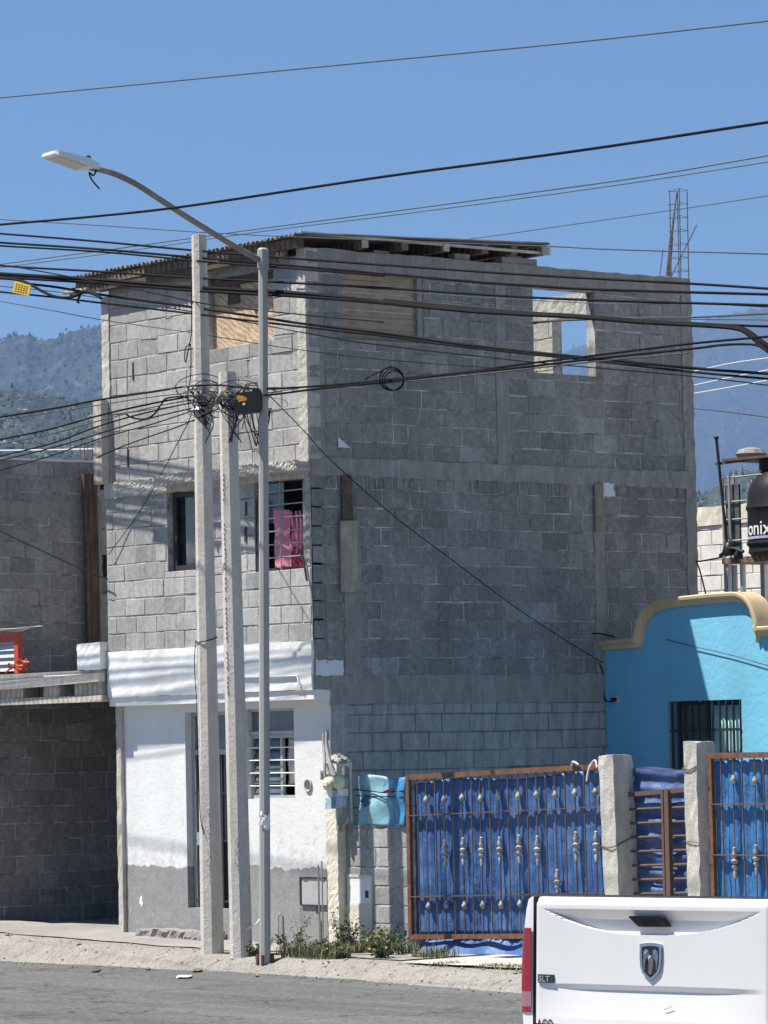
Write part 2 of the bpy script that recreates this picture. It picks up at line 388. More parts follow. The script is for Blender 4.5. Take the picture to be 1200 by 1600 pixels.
# ------------------------------------------------------------------ wall makers
def FY(y): return lambda u, z, d: (u, y - d, z)        # faces the street (-Y)
def FX_(x): return lambda u, z, d: (x + d, u, z)       # faces +X
def FYB(y): return lambda u, z, d: (u, y + d, z)
def shell(mb, fn, u0, u1, z0, z1, holes, th, m):
    us = sorted({u0, u1} | {min(max(q, u0), u1) for h in holes for q in h[:2]})
    zs = sorted({z0, z1} | {min(max(q, z0), z1) for h in holes for q in h[2:]})
    def full(i, j):
        if i < 0 or j < 0 or i >= len(us) - 1 or j >= len(zs) - 1: return False
        cu = (us[i] + us[i + 1]) / 2; cz = (zs[j] + zs[j + 1]) / 2
        return not any(h[0] < cu < h[1] and h[2] < cz < h[3] for h in holes)
    for i in range(len(us) - 1):
        for j in range(len(zs) - 1):
            if not full(i, j): continue
            a, b, c, d = us[i], us[i + 1], zs[j], zs[j + 1]
            q = lambda pts: mb.add([fn(*p) for p in pts], [(0, 1, 2, 3)], m)
            q([(a, c, 0), (b, c, 0), (b, d, 0), (a, d, 0)]); q([(a, c, -th), (a, d, -th), (b, d, -th), (b, c, -th)])
            if not full(i - 1, j): q([(a, c, 0), (a, d, 0), (a, d, -th), (a, c, -th)])
            if not full(i + 1, j): q([(b, c, 0), (b, c, -th), (b, d, -th), (b, d, 0)])
            if not full(i, j - 1): q([(a, c, 0), (a, c, -th), (b, c, -th), (b, c, 0)])
            if not full(i, j + 1): q([(a, d, 0), (b, d, 0), (b, d, -th), (a, d, -th)])
def clip_rects(r, holes):
    out = [r]
    for h in holes:
        nx = []
        for a, b, c, d in out:
            if h[1] <= a or h[0] >= b or h[3] <= c or h[2] >= d: nx.append((a, b, c, d)); continue
            if h[2] > c: nx.append((a, b, c, h[2]))
            if h[3] < d: nx.append((a, b, h[3], d))
            lo, hi = max(c, h[2]), min(d, h[3])
            if h[0] > a: nx.append((a, h[0], lo, hi))
            if h[1] < b: nx.append((h[1], b, lo, hi))
        out = nx
    return out
def block_wall(name, parent, fn, u0, u1, z0, z1, holes=(), th=.15, seed=1, course=.209, length=.405, tone_sd=.15, tone_mean=.64, mats=None, joint=.015, proud=.006, skip=()):
    R = random.Random(seed); mb = MB(); holes = list(holes)
    shell(mb, fn, u0, u1, z0, z1, holes, th, 1)
    z = z0; k = 0; allh = holes + list(skip)
    while z < z1 - .03:
        ch = course + R.uniform(-.006, .006); zt = min(z + ch, z1)
        wob = R.uniform(0, 6)
        u = u0 - (length * .5 if k % 2 else 0) - R.uniform(0, .06)
        while u < u1:
            L = length + R.uniform(-.012, .012)
            if R.random() < .05: L *= .55
            a, b = max(u, u0), min(u + L, u1); u += L
            if b - a < .03: continue
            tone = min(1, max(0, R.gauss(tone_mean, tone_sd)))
            if R.random() < .04: tone = min(1, tone + .3)
            jv = joint * R.choice((.5, .8, 1, 1.3)); jh = joint * R.choice((.6, 1, 1, 1.3))
            pr = proud + R.uniform(-.003, .003)
            for (p, q, c, d) in clip_rects((a + jv / 2, b - jv / 2, z + jh / 2, zt - jh / 2), allh):
                if q - p < .015 or d - c < .015: continue
                w = lambda uu: .004 * sin(uu * 1.7 + wob)
                J = lambda: R.uniform(-.0035, .0035)
                o = [(p + J(), c + J() + w(p)), (q + J(), c + J() + w(q)), (q + J(), d + J() + w(q)), (p + J(), d + J() + w(p))]
                e = .005
                i_ = [(o[0][0] + e, o[0][1] + e), (o[1][0] - e, o[1][1] + e), (o[2][0] - e, o[2][1] - e), (o[3][0] + e, o[3][1] - e)]
                tl = R.uniform(-.0015, .0015)
                vs = [fn(x, y, .001) for x, y in o] + [fn(x, y, pr + tl * (1 if n in (0, 3) else -1)) for n, (x, y) in enumerate(i_)]
                mb.add(vs, [(4, 5, 6, 7), (0, 1, 5, 4), (1, 2, 6, 5), (2, 3, 7, 6), (3, 0, 4, 7)], 0, tone)
        z = zt; k += 1
    # squeezed-out mortar: short lumpy beads along the bed joints
    z = z0; 
    for _ in range(int((u1 - u0) * (z1 - z0) * 3.2)):
        kz = R.randrange(1, max(2, int((z1 - z0) / course))) * course + z0 + R.uniform(-.012, .012)
        a = R.uniform(u0, u1 - .1); L = R.uniform(.08, .45); b = min(a + L, u1 - .01)
        if any(h[0] - .02 < b and h[1] + .02 > a and h[2] - .03 < kz < h[3] + .03 for h in allh): continue
        n = max(2, int((b - a) / .03)); hh = R.uniform(.004, .010)
        top = []; 
        for i in range(n + 1):
            uu = a + (b - a) * i / n; s = max(0.0, sin(pi * i / n)) ** .5
            top.append((uu, kz + hh * s * R.uniform(.4, 1.2), kz - hh * s * R.uniform(.4, 1.2), proud + .006 * s * R.uniform(.3, 1.4)))
        for i in range(n):
            A, B = top[i], top[i + 1]
            mb.add([fn(A[0], A[1], .004), fn(B[0], B[1], .004), fn(B[0], kz, B[3]), fn(A[0], kz, A[3]), fn(A[0], A[2], .004), fn(B[0], B[2], .004)],
                   [(0, 1, 2, 3), (3, 2, 5, 4)], 1)
    ms = mats or [M['block'], M['mortar']]
    return mb.build(name, ms, parent)
def rough_slab(name, parent, fn, u0, u1, z0, z1, d0, d1, mat, seed=1, jit=.012, step=.05, relief=.004, only=True, mb=None):
    R = random.Random(seed); own = mb is None; mb = mb or MB()
    nu = max(2, int((u1 - u0) / step)); nv = max(2, int((z1 - z0) / step))
    ju0 = [R.uniform(-jit, jit) for _ in range(nv + 1)]; ju1 = [R.uniform(-jit, jit) for _ in range(nv + 1)]
    jz0 = [R.uniform(-jit, jit) for _ in range(nu + 1)]; jz1 = [R.uniform(-jit, jit) for _ in range(nu + 1)]
    P = {}
    for j in range(nv + 1):
        for i in range(nu + 1):
            u = u0 + (u1 - u0) * i / nu; z = z0 + (z1 - z0) * j / nv
            if i == 0: u += ju0[j]
            if i == nu: u += ju1[j]
            if j == 0: z += jz0[i]
            if j == nv: z += jz1[i]
            P[i, j] = (u, z, d1 + R.uniform(-relief, relief))
    base = len(mb.v)
    vs = [fn(*P[i, j]) for j in range(nv + 1) for i in range(nu + 1)]
    fs = [(j * (nu + 1) + i, j * (nu + 1) + i + 1, (j + 1) * (nu + 1) + i + 1, (j + 1) * (nu + 1) + i) for j in range(nv) for i in range(nu)]
    mb.add(vs, fs)
    ring = [(i, 0) for i in range(nu)] + [(nu, j) for j in range(nv)] + [(i, nv) for i in range(nu, 0, -1)] + [(0, j) for j in range(nv, 0, -1)]
    for a, b in zip(ring, ring[1:] + ring[:1]):
        A, B = P[a], P[b]
        mb.add([fn(*A), fn(*B), fn(B[0], B[1], d0), fn(A[0], A[1], d0)], [(0, 1, 2, 3)])
    mb.add([fn(u0, z0, d0), fn(u1, z0, d0), fn(u1, z1, d0), fn(u0, z1, d0)], [(0, 1, 2, 3)])
    return mb.build(name, mat, parent) if own else mb

# ================================================================== the tall block house
XW, YB, TOP = -4.0, 5.7, 7.87
house = thing('block_house', 'narrow three storey grey concrete block house with white ground floor and rusty sheet roof', 'house', (-2, 2.7, 0))
ff = FY(-.21); sf = FX_(0.0)
# --- street front, upper storeys
w3 = (F1(326, 500)[0], F1(428, 500)[0], 6.885, 7.70)
wl = (F1(262, 830)[0], -1.93, F1(270, 893)[1], 5.30)
wr = (F1(398, 800)[0], F1(477, 800)[0], F1(477, 888)[1], 5.33)
block_wall('front_wall', house, ff, XW + .12, -.13, 5.46, 7.80, [w3], .16, 3)
block_wall('front_wall', house, ff, XW, 0, 3.45, 5.30, [wl, wr], .16, 4)
rough_slab('balcony_band', house, ff, XW, -.003, 2.905, 3.452, -.16, .022, M['white_band'], 5, .004, .12, .004)
rough_slab('beam', house, ff, XW, -.02, 5.285, 5.475, -.16, .03, M['concrete_pale'], 6, .013, .022, .008)
rough_slab('beam', house, ff, wl[0] + .02, .0, 5.36, 5.47, -.05, .20, M['concrete_pale'], 8, .014, .022, .010)
rough_slab('corner_column', house, ff, -.15, .012, 5.47, 7.87, -.16, .022, M['concrete_pale'], 7, .008, .05, .004)
rough_slab('corner_column', house, ff, XW - .012, XW + .14, 5.47, 7.72, -.16, .022, M['concrete_pale'], 9, .008, .05, .004)
rough_slab('beam', house, ff, XW + .14, w3[0] - .1, 7.73, 7.87, -.16, .012, M['concrete'], 10, .014, .1, .006)
rough_slab('lintel', house, ff, w3[0] - .1, w3[1] + .1, 7.70, 7.87, -.16, .022, M['concrete'], 12, .014, .1, .012)
# --- right hand side wall; block tone set low to deepen its shade in colour
o3 = (S0(833, 500)[0], S0(929, 500)[0], S0(833, 582)[1], S0(832, 449)[1])
wb = (S0(535, 470)[0], S0(662, 480)[0], S0(535, 529)[1], S0(535, 426)[1])
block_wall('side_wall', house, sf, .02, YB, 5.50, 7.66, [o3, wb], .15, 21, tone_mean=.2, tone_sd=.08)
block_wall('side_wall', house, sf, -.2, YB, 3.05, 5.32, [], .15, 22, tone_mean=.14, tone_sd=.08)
block_wall('ground_side_wall', house, sf, .06, YB, -.1, 2.74, [], .15, 23, mats=[M['old_render'], M['old_joint']], joint=.016, proud=.006)
rough_slab('beam', house, sf, -.205, YB + .005, 5.305, 5.515, -.15, .018, M['beam_mix'], 24, .012, .1, .006)
rough_slab('beam', house, sf, .02, YB, 2.735, 3.065, -.15, .014, M['beam_mix'], 25, .012, .1, .008)
rough_slab('beam', house, sf, -.205, .03, 2.906, 3.066, -.15, .010, M['beam_mix'], 251, .003, .04, .003)
rough_slab('beam', house, sf, -.2, YB + .004, 7.655, 7.875, -.15, .014, M['concrete'], 26, .008, .12, .004)
rough_slab('column', house, sf, -.19, .02, 5.515, 7.655, -.14, .012, M['beam_mix'], 27, .008, .1, .004)
rough_slab('column', house, sf, 2.56, 2.75, 5.515, 6.98, -.05, .016, M['concrete'], 28, .010, .08, .006)
rough_slab('column', house, sf, 2.58, 2.72, 6.98, 7.655, -.05, .013, M['beam_mix'], 29, .008, .1, .005)
rough_slab('column', house, sf, YB - .16, YB + .012, 3.05, 7.66, -.14, .016, M['concrete'], 30, .014, .09, .008)
rough_slab('column', house, sf, .24, .46, 3.065, 4.12, -.05, .016, M['concrete'], 31, .016, .06, .008)
rough_slab('column', house, sf, .20, .36, 4.9, 5.3, -.05, .013, M['beam_mix'], 32, .014, .06, .006)
rough_slab('column', house, sf, 4.03, 4.21, 3.065, 4.82, -.05, .016, M['concrete'], 33, .014, .06, .008)
rough_slab('column', house, sf, .03, .26, -.05, 2.735, -.14, .010, M['old_render'], 34, .012, .09, .005)
rough_slab('paint_patch', house, sf, -.185, .20, S0(500, 1056)[1], S0(500, 1031)[1], 0, .019, M['paint_patch'], 35, .012, .05, .001)
rough_slab('paint_patch', house, sf, S0(940, 760)[0], S0(958, 760)[0], S0(950, 776)[1], S0(950, 756)[1], 0, .020, M['paint_patch'], 36, .016, .04, .002)
mb = MB(); mb.add([sf(*S0(527, 683), .018), sf(*S0(527, 699), .018), sf(*S0(546, 700), .018)], [(0, 1, 2)])
mb.build('paint_patch', M['paint_patch'], house)
# drips of cement below the floor beam
R = random.Random(5); mb = MB()
for i in range(70):
    y = R.uniform(0, 3.6) if i < 55 else R.uniform(3.6, 5.5); L = R.uniform(.04, .22) * (1 if R.random() < .8 else 1.6); w = R.uniform(.006, .016)
    mb.add([sf(y - w, 5.31, .014), sf(y + w, 5.31, .014), sf(y + w * .5, 5.31 - L * .7, .014), sf(y, 5.31 - L, .011), sf(y - w * .6, 5.31 - L * .6, .014)], [(0, 1, 2, 3, 4)])
tag(mb.build('cement_drips', M['concrete'], house), kind='stuff')
# --- back wall with its own opening, left wall, floors
bo = (at(864, 540, 1, 5.55).x - .0, at(923, 540, 1, 5.55).x, 6.3, at(880, 495, 1, 5.55).z)
block_wall('back_wall', house, lambda u, z, d: (u, 5.55 - d, z), XW + .15, -.15, 5.5, 7.60, [bo], .15, 41, mats=[M['concrete_pale'], M['mortar']])
rough_slab('beam', house, lambda u, z, d: (u, 5.55 - d, z), XW + .15, -.15, 7.60, 7.885, -.15, .02, M['concrete_pale'], 42, .006, .06, .006)
mb = MB(); mb.box(XW, -.15, 5.55, YB, -.1, 5.5); mb.build('back_wall', M['block'], house)
block_wall('left_wall', house, lambda u, z, d: (XW - d, u, z), .01, YB, -.1, 2.9, [], .15, 43)
block_wall('left_wall', house, lambda u, z, d: (XW - d, u, z), -.2, YB, 2.91, 7.72, [], .15, 44)
mb = MB(); mb.box(XW + .02, -.02, -.2, 5.6, 5.33, 5.46); mb.build('floor_slab', M['concrete'], house)
mb = MB(); mb.box(XW, -.003, -.205, 5.6, 2.80, 2.903); mb.build('floor_slab', M['white_band'], house)
mb = MB(); mb.box(XW + .15, -.15, .1, 5.55, -.02, .1); mb.build('ground_floor', M['concrete'], house)
mb = MB(); mb.box(XW + .15, -.15, 2.3, 2.4, .1, 2.8); mb.box(XW + .15, -.15, 3.0, 3.1, 2.9, 5.33); mb.build('partition', M['block'], house)
# --- ground floor front
door = (G0(291, 1250)[0], -1.86, .42, 2.70)
gw = (G0(384, 1180)[0], G0(460, 1180)[0], G0(460, 1248)[1], G0(430, 1107)[1])
mb = MB(); shell(mb, FY(0), XW, 0, -.1, 2.80, [door, gw, (-.44, -.35, 1.79, 1.885)], .16, 0)
mb.build('ground_front_wall', M['plaster'], house)
# door: frame, transom light, leaf with bars
d_ = thing('door', None, None); d_.parent = house; d_.location = -house.location
y0 = .09
mb = MB()
for x in (door[0] + .04, door[1] - .04): mb.box(x - .03, x + .03, y0, y0 + .06, .42, 2.70)
mb.box(door[0], door[1], y0 - .005, y0 + .055, 2.20, 2.26); mb.box(door[0], door[1], y0 - .004, y0 + .05, 2.66, 2.70)
mb.build('frame', M['alu'], d_)
mb = MB(); mb.box(door[0] + .07, door[1] - .07, y0 + .025, y0 + .035, 2.26, 2.66); mb.build('transom_pane', M['glass_grey'], d_)
mb = MB(); mb.box(door[0] + .07, door[1] - .07, y0 + .02, y0 + .05, .44, 1.2); mb.build('lower_panel', M['darkframe'], d_)
mb = MB(); mb.box(door[0] + .07, door[1] - .07, y0 + .03, y0 + .04, 1.2, 2.2); mb.build('pane', M['glass'], d_)
mb = MB()
for i in range(5):
    x = door[0] + .12 + (door[1] - door[0] - .24) * i / 4; mb.box(x - .011, x + .011, y0 - .02, y0 + .01, .44, 2.2)
for z in (.5, 1.2, 1.75): mb.box(door[0] + .07, door[1] - .07, y0 - .016, y0 + .014, z - .012, z + .012)
mb.build('grille', M['darkframe'], d_)
mb = MB(); mb.box(door[0] + .16, door[0] + .2, y0 - .06, y0 - .02, 1.15, 1.3); mb.build('handle', M['alu'], d_)
# ground window
def window(parent, x0, x1, z0, z1, y, fr, gl, nbars=0, barmat=None, vbars=0, fw=.045, mull=None):
    w = thing('window', None, None); w.parent = parent; w.location = -parent.location
    mb = MB()
    mb.box(x0, x0 + fw, y, y + .05, z0, z1); mb.box(x1 - fw, x1, y, y + .05, z0, z1)
    mb.box(x0 + fw, x1 - fw, y + .002, y + .048, z0, z0 + fw); mb.box(x0 + fw, x1 - fw, y + .002, y + .048, z1 - fw, z1)
    for q in (mull or []): mb.box(q - fw / 2, q + fw / 2, y + .003, y + .045, z0 + fw, z1 - fw)
    mb.build('frame', fr, w)
    if gl:
        mb = MB(); mb.box(x0 + fw, x1 - fw, y + .025, y + .03, z0 + fw, z1 - fw); mb.build('pane', gl, w)
    if nbars or vbars:
        mb = MB()
        for i in range(nbars):
            z = z0 + (z1 - z0) * (i + 1) / (nbars + 1); mb.tube([(x0, y - .03, z), (x1, y - .03, z)], .008, 6)
        for i in range(vbars):
            x = x0 + (x1 - x0) * (i + 1) / (vbars + 1); mb.tube([(x, y - .044, z0), (x, y - .044, z1)], .007, 6)
        mb.build('grille', barmat, w)
    return w
tz = G0(430, 1145)[1]
w = window(house, gw[0], gw[1], gw[2], tz - .02, .07, M['alu'], None, 4, M['white'], 0, .04, [(gw[0] + gw[1]) / 2 + .12])
mb = MB(); mx = (gw[0] + gw[1]) / 2 + .10
for i in range(5):
    z = gw[2] + .04 + (tz - gw[2] - .1) * i / 5
    mb.add([(gw[0] + .04, .075, z), (mx, .075, z), (mx, .12, z + .125), (gw[0] + .04, .12, z + .125)], [(0, 1, 2, 3)])
mb.build('louvre_panes', M['glass_grey'], w)
mb = MB(); mb.box(gw[0] + .02, gw[1] - .02, .09, .1, tz + .02, gw[3] - .03); mb.build('upper_pane', M['glass_grey'], w)
mb = MB(); mb.box(gw[0], gw[1], .05, .11, tz - .018, tz + .02); mb.box(gw[0], gw[1], .052, .108, gw[3] - .03, gw[3]); mb.build('transom', M['alu'], w)
mb = MB(); zb = gw[2] + .17
mb.grid(18, 8, lambda u, v: (mx + .03 + u * (gw[1] - mx - .05), .16 + .015 * sin(u * 34) + .01 * sin(v * 9 + u * 4), zb + (tz - zb - .03) * v + .05 * (1 - v) * (u - .3)))
solid(mb.build('curtain', M['curtain'], w, 60), .004)
# round hole, meter cabinet door on the wall, step
mb = MB(); cx, cz = -.395, 1.838
mb.tube([(cx + .058 * cos(a) , -.012, cz + .068 * sin(a)) for a in [2 * pi * i / 20 for i in range(21)]], .012, 6, cap=False)
mb.build('pipe_collar', M['concrete_pale'], house, 60)
mb = MB(); mb.box(-.46, -.33, .12, .13, 1.76, 1.91); mb.build('pipe_hole', M['darkframe'], house)
pb = thing('panel_door', None, None); pb.parent = house; pb.location = -house.location
mb = MB(); mb.box(-.545, -.06, -.016, -.002, .50, .80); mb.build('panel', M['greypanel'], pb)
mb = MB()
for a in ((-.565, -.545, .49, .81), (-.06, -.04, .49, .81), (-.545, -.06, .795, .812), (-.545, -.06, .488, .502)): mb.box(a[0], a[1], -.028, -.004, a[2], a[3])
mb.build('frame', M['darkframe'], pb)
for x in (-.47, -.16):
    mb = MB(); mb.tube([(x - .03, -.03, .806), (x + .03, -.03, .806)], .01, 6); mb.build('hinge', M['rust_dark'], pb)
mb = MB(); mb.beam((-.27, -.024, .49), (-.25, -.024, .40), .02, .012); mb.build('hasp', M['rust_dark'], pb)
rough_slab('door_step', house, FY(-.02), G0(247, 1450)[0], -2.0, -.03, .17, 0, .30, M['stone'], 52, .02, .06, .02)
mb = MB(); mb.tube([(-.95, -.05, 0), (-.95, -.05, .36), (-.93, -.02, .40)], .014, 6); mb.build('standpipe', M['galv'], house, 50)
# conduit under the balcony band
mb = MB(); a_ = F1(423, 1057); b_2 = F1(469, 1056); c_ = F1(473, 1073)
mb.tube([(a_[0] - .5, -.25, a_[1]), (b_2[0], -.25, b_2[1]), (c_[0], -.25, c_[1]), (c_[0], -.1, c_[1] - .03)], .014, 6); mb.build('conduit', M['white_band'], house, 50)
# white scrape marks at the bottom of the wall
mb = MB()
for (px, py, rx, rz) in ((221, 1408, .045, .07),):
    x, z = G0(px, py); R = random.Random(px)
    mb.add([(x + rx * cos(a) * R.uniform(.4, 1.1), -.004, z + rz * sin(a) * R.uniform(.5, 1.2)) for a in [2 * pi * i / 9 for i in range(9)]], [tuple(range(9))])
mb.build('paint_splash', M['white'], house)
# --- upper windows
w = window(house, wl[0] + .02, wl[1] - .02, wl[2] + .01, wl[3] - .02, -.14, M['darkframe'], M['glass_clear'], 0, None, 0, .06, [wl[0] + .47])
mb = MB(); mb.grid(30, 8, lambda u, v: (wl[0] + .18 + u * .26 * (1 - .45 * v * (1 - v)), -.075 + .012 * sin(u * 40), wl[2] + .04 + v * .9))
solid(mb.build('curtain', M['curtain'], w, 60), .004)
w = window(house, wr[0], wr[1], wr[2], wr[3] - .02, -.16, M['darkframe'], None, 6, M['galv'], 1, .035, None)
mb = MB(); mb.box(wr[0] + .02, wr[0] + .42, -.11, -.105, wr[2] + .55, wr[3] - .06); mb.build('pane', M['glass_grey'], w)
mb = MB(); mb.box(wr[0] - .02, wr[0] + .09, -.2, -.08, wr[2], wr[3] - .25); mb.build('shutter', M['darkframe'], w)
# plywood board filling the third storey window, boards filling the side window
mb = MB(); mb.box(w3[0] + .005, w3[1] - .005, -.135, -.12, w3[2], w3[3]); mb.build('plywood_panel', M['plywood'], house)
mb = MB(); mb.box(w3[0] + .3, w3[0] + .52, -.15, -.137, w3[2] + .50, w3[3]); mb.box(w3[0] + .01, w3[1] - .01, -.17, -.138, w3[3] - .10, w3[3] - .02); mb.build('batten', M['board_dark'], house)
mb = MB(); n = 11; hz = (wb[3] - wb[2]) / n; R = random.Random(2)
for i in range(n):
    d = R.uniform(-.055, -.045); mb.box(d - .02, d, wb[0] + .004, wb[1] - .09 + R.uniform(-.01, .01), wb[2] + i * hz + .003, wb[2] + (i + 1) * hz - .002, 0, R.random())
mb.build('window_boarding', M['plank'], house)
mb = MB(); mb.box(-.12, -.008, wb[1] - .085, wb[1] - .01, wb[2], wb[3]); mb.box(-.004, .03, wb[0] - .05, wb[1] + .03, wb[2] - .035, wb[2] - .004); mb.build('window_jamb', M['beam_mix'], house)
# --- roof of corrugated sheet on timbers, over the front half
roof = thing('roof', None, None); roof.parent = house; roof.location = -house.location
RX0, RX1, RY0, RY1 = -4.55, .13, -.43, 3.34
def roofz(x, y): return 7.985 + (y - RY0) * .036 + .008 * noise.noise(Vector((x * .9, y * .9, 3)))
def sheet(x0, x1, lift, seed, y0=RY0, y1=RY1):
    R = random.Random(seed); mb = MB(); n = int((x1 - x0) / .0125)
    ragged = [R.uniform(-.012, .012) for _ in range(n + 1)]
    mb.grid(n, 12, lambda u, v: (x0 + u * (x1 - x0), y0 + ragged[int(u * n)] * (v < .01) + v * (y1 - y0), roofz(x0 + u * (x1 - x0), y0 + v * (y1 - y0)) + lift + .02 * sin(2 * pi * (x0 + u * (x1 - x0)) / .083)))
    return mb
xs = [RX0, -3.75, -2.95, -2.1, -1.3, -.5, RX1]
for i in range(6):
    o = sheet(xs[i], xs[i + 1] + (.06 if i < 5 else 0), .0 + .012 * (i % 2), i, RY0 + (.0, .03, -.02, .02, -.03, .0)[i]).build('roof_sheet', M['sheet'], roof, 60); solid(o, .004)
for y in (-.32, .55, 1.15, 1.75, 2.35, 2.8, 3.22):
    mb = MB(); zz = roofz(-2, y) - .075; mb.box(-4.35, .06 + (.05 if y > 1 else 0), y - .045, y + .045, zz - .05, zz + .05); mb.build('purlin', M['timber'], roof)
mb = MB()
mb.beam((-4.5, -.33, roofz(-4, -.3) - .16), (-.2, -.33, roofz(-1, -.3) - .15), .05, .09)
mb.build('fascia_board', M['board_dark'], roof)
mb = MB(); mb.beam((-4.3, -.28, 7.82), (-1.2, -.28, 7.86), .04, .06); mb.build('fascia_board', M['board_dark'], roof)
mb = MB(); mb.beam((-4.62, -.36, 7.83), (-4.05, -.30, 7.84), .10, .03); mb.build('pale_board', M['timber_pale'], roof)
mb = MB()
mb.box(.085, .115, -.36, 3.28, roofz(0, 1.5) - .0 - .05, roofz(0, 1.5) - .02); mb.build('edge_batten', M['timber_pale'], roof)
mb = MB(); mb.box(.125, .145, 3.2, 3.33, roofz(0, 3.2) - .12, roofz(0, 3.2) - .03); mb.build('beam_end', M['timber_pale'], roof)
for y in (.55, 1.75):
    mb = MB(); mb.box(.115, .13, y - .045, y + .045, roofz(0, y) - .12, roofz(0, y) - .02); mb.build('beam_end', M['timber_pale'], roof)
for k, y in enumerate((-.1, .9, 2.1, 2.9)):
    mb = MB(); mb.box(-.14, -.02, y - .1, y + .12, 7.875, roofz(0, y) - .126, 0, .1); mb.build('packing_block', M['beam_mix'], roof)
mb = MB(); mb.box(-.14, .0, 2.7, 3.24, 7.876, 7.955); mb.build('top_block', M['concrete'], roof)
# gap filler of grey sheet under the eave on the left
mb = MB(); mb.grid(80, 2, lambda u, v: (-4.02 + u * 2.2, -.245 + .008 * sin(u * 2.2 * 2 * pi / .083), 7.78 + v * .14)); solid(mb.build('infill_sheet', M['sheet'], roof, 60), .003)
# vent slits and a hanging wire on the front
for px, py, h, w_ in ((209, 580, .11, .013), (201, 715, .12, .013), (386, 795, .085, .022), (385, 835, .085, .022)):
    x, z = F1(px, py); mb = MB(); mb.prism([(x - w_, z - h), (x + w_ * .8, z - h * .9), (x + w_, z + h), (x - w_ * .7, z + h * .95)], ff, .012, .0165); mb.build('open_joint', M['darkframe'], house)
mb = MB(); mb.tube(smooth_path([(F1(452, 855)[0] + .2, -.25, 4.52), (F1(478, 880)[0], -.25, 4.36), (F1(484, 912)[0], -.25, 4.12)]), .014, 5); mb.build('hanging_strip', M['darkframe'], house)
mb = MB(); mb.tube(smooth_path([(0.022, S0(507, 760)[0], 5.28), (.024, S0(508, 900)[0], 4.3), (.024, S0(510, 1030)[0], 3.2)]), .004, 5); mb.build('wall_wire', M['pvc'], house)

# formwork boards left on the walls
def board(name, label, fn, u0, u1, z0, z1, d0, d1, mat, group=None, cat='board'):
    mb = MB(); p = [(u0, z0), (u1, z0 + .01), (u1 - .004, z1), (u0 + .006, z1 - .012)]
    mb.prism(p, fn, d0, d1); o = mb.build(name, mat); return tag(o, label, cat, group)
board('formwork_board', 'wide weathered plank fixed to the shaded side wall beside its first window', sf, S0(528, 870)[0], S0(559, 870)[0], S0(540, 926)[1], S0(540, 813)[1], .02, .055, M['board'])
board('formwork_board', 'short dark plank high on the side wall above the wide weathered plank', sf, S0(530, 775)[0], S0(547, 775)[0], S0(540, 812)[1], S0(540, 742)[1], .02, .05, M['timber'])
board('formwork_board', 'narrow grey plank on the far column of the side wall beside a white paint patch', sf, S0(926, 790)[0], S0(939, 790)[0], S0(933, 832)[1], S0(933, 755)[1], .02, .05, M['board'])
board('formwork_board', 'tall pale plank strapped to the left front corner of the block house', ff, XW - .05, XW + .12, F1(166, 757)[1], F1(166, 626)[1], .03, .14, M['timber_pale'])
# pink laundry in the upper window
cl = thing('hung_clothes', 'pink patterned cloth and hooded garment hung behind the bars of the upper right window', 'clothes', (F1(440, 850)[0], -.1, 4.4))
x0, x1 = F1(420, 840)[0], F1(447, 840)[0]
mb = MB(); mb.grid(24, 20, lambda u, v: (x0 + u * (x1 - x0), -.135 + .010 * sin(u * 9 + v * 3) + .008 * sin(v * 13 + u * 3), 4.28 + v * (.70 - .04 * u)))
solid(mb.build('patterned_cloth', M['pink'], cl, 60), .006)
x2 = F1(471, 840)[0]
mb = MB(); mb.grid(24, 24, lambda u, v: (x1 - .03 + u * (x2 - x1 + .02) * (.55 + .45 * sin(min(1, 1.3 * (1 - v)) * pi / 2)) , -.12 + .018 * sin(u * 8 + 1 + v) + .012 * sin(v * 9 + u * 6), 4.34 + v * (.55 - .3 * (u - .4) ** 2)))
solid(mb.build('hooded_garment', M['pink'], cl, 60), .01)
mb = MB(); mb.grid(10, 8, lambda u, v: (x1 + .02 + u * (x2 - x1 - .03), -.155 + .012 * sin(u * 16), 4.275 + v * .26 - .05 * u)); solid(mb.build('dark_cloth', M['maroon'], cl, 60), .006)
mb = MB()
for k in (.25, .55, .8):
    xx = x1 + k * (x2 - x1); mb.tube(smooth_path([(xx - .02, -.165, 4.92), (xx + .02, -.175, 4.72), (xx - .01, -.17, 4.5 - k * .1)]), .016, 6)
mb.build('strap', M['pink'], cl, 60)
# ================================================================== left neighbour and carport
LX = -7.3
ln = thing('neighbour_house', 'grey block house with a bare, shade-darkened side wall standing above the carport roof', 'house', (-9, 3, 0))
block_wall('side_wall', ln, FX_(LX), -.2, 1.98, 3.30, 6.02, [], .15, 61, tone_mean=.3, tone_sd=.08)  # low block tones put the wall's shade into its colour
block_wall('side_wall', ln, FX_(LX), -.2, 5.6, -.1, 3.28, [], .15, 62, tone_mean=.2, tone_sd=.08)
rough_slab('beam', ln, FX_(LX), -.2, 1.99, 5.28, 5.50, -.1, .014, M['beam_mix'], 63, .012, .09, .006)
rough_slab('beam', ln, FX_(LX), -.2, 1.99, 5.78, 5.83, -.1, .012, M['beam_mix'], 69, .010, .09, .004)
mb = MB(); mb.box(LX - .17, LX + .02, -.2, 2.0, 6.02, 6.045); mb.build('wall_cap', M['white_band'], ln)
mb = MB(); mb.box(LX - 3.6, LX - .16, -.2, .0, -.1, 6.0); mb.box(LX - 3.6, LX - 3.4, 0, 5.6, -.1, 6.0); mb.box(LX - 3.4, LX - .16, 5.45, 5.6, -.1, 6.0); mb.box(LX - 3.4, LX - .16, 0, 5.45, 5.85, 5.98); mb.box(LX - .155, LX - .02, 1.99, 5.45, 3.3, 4.3)
mb.build('rear_volume', M['block'], ln)
mb = MB()
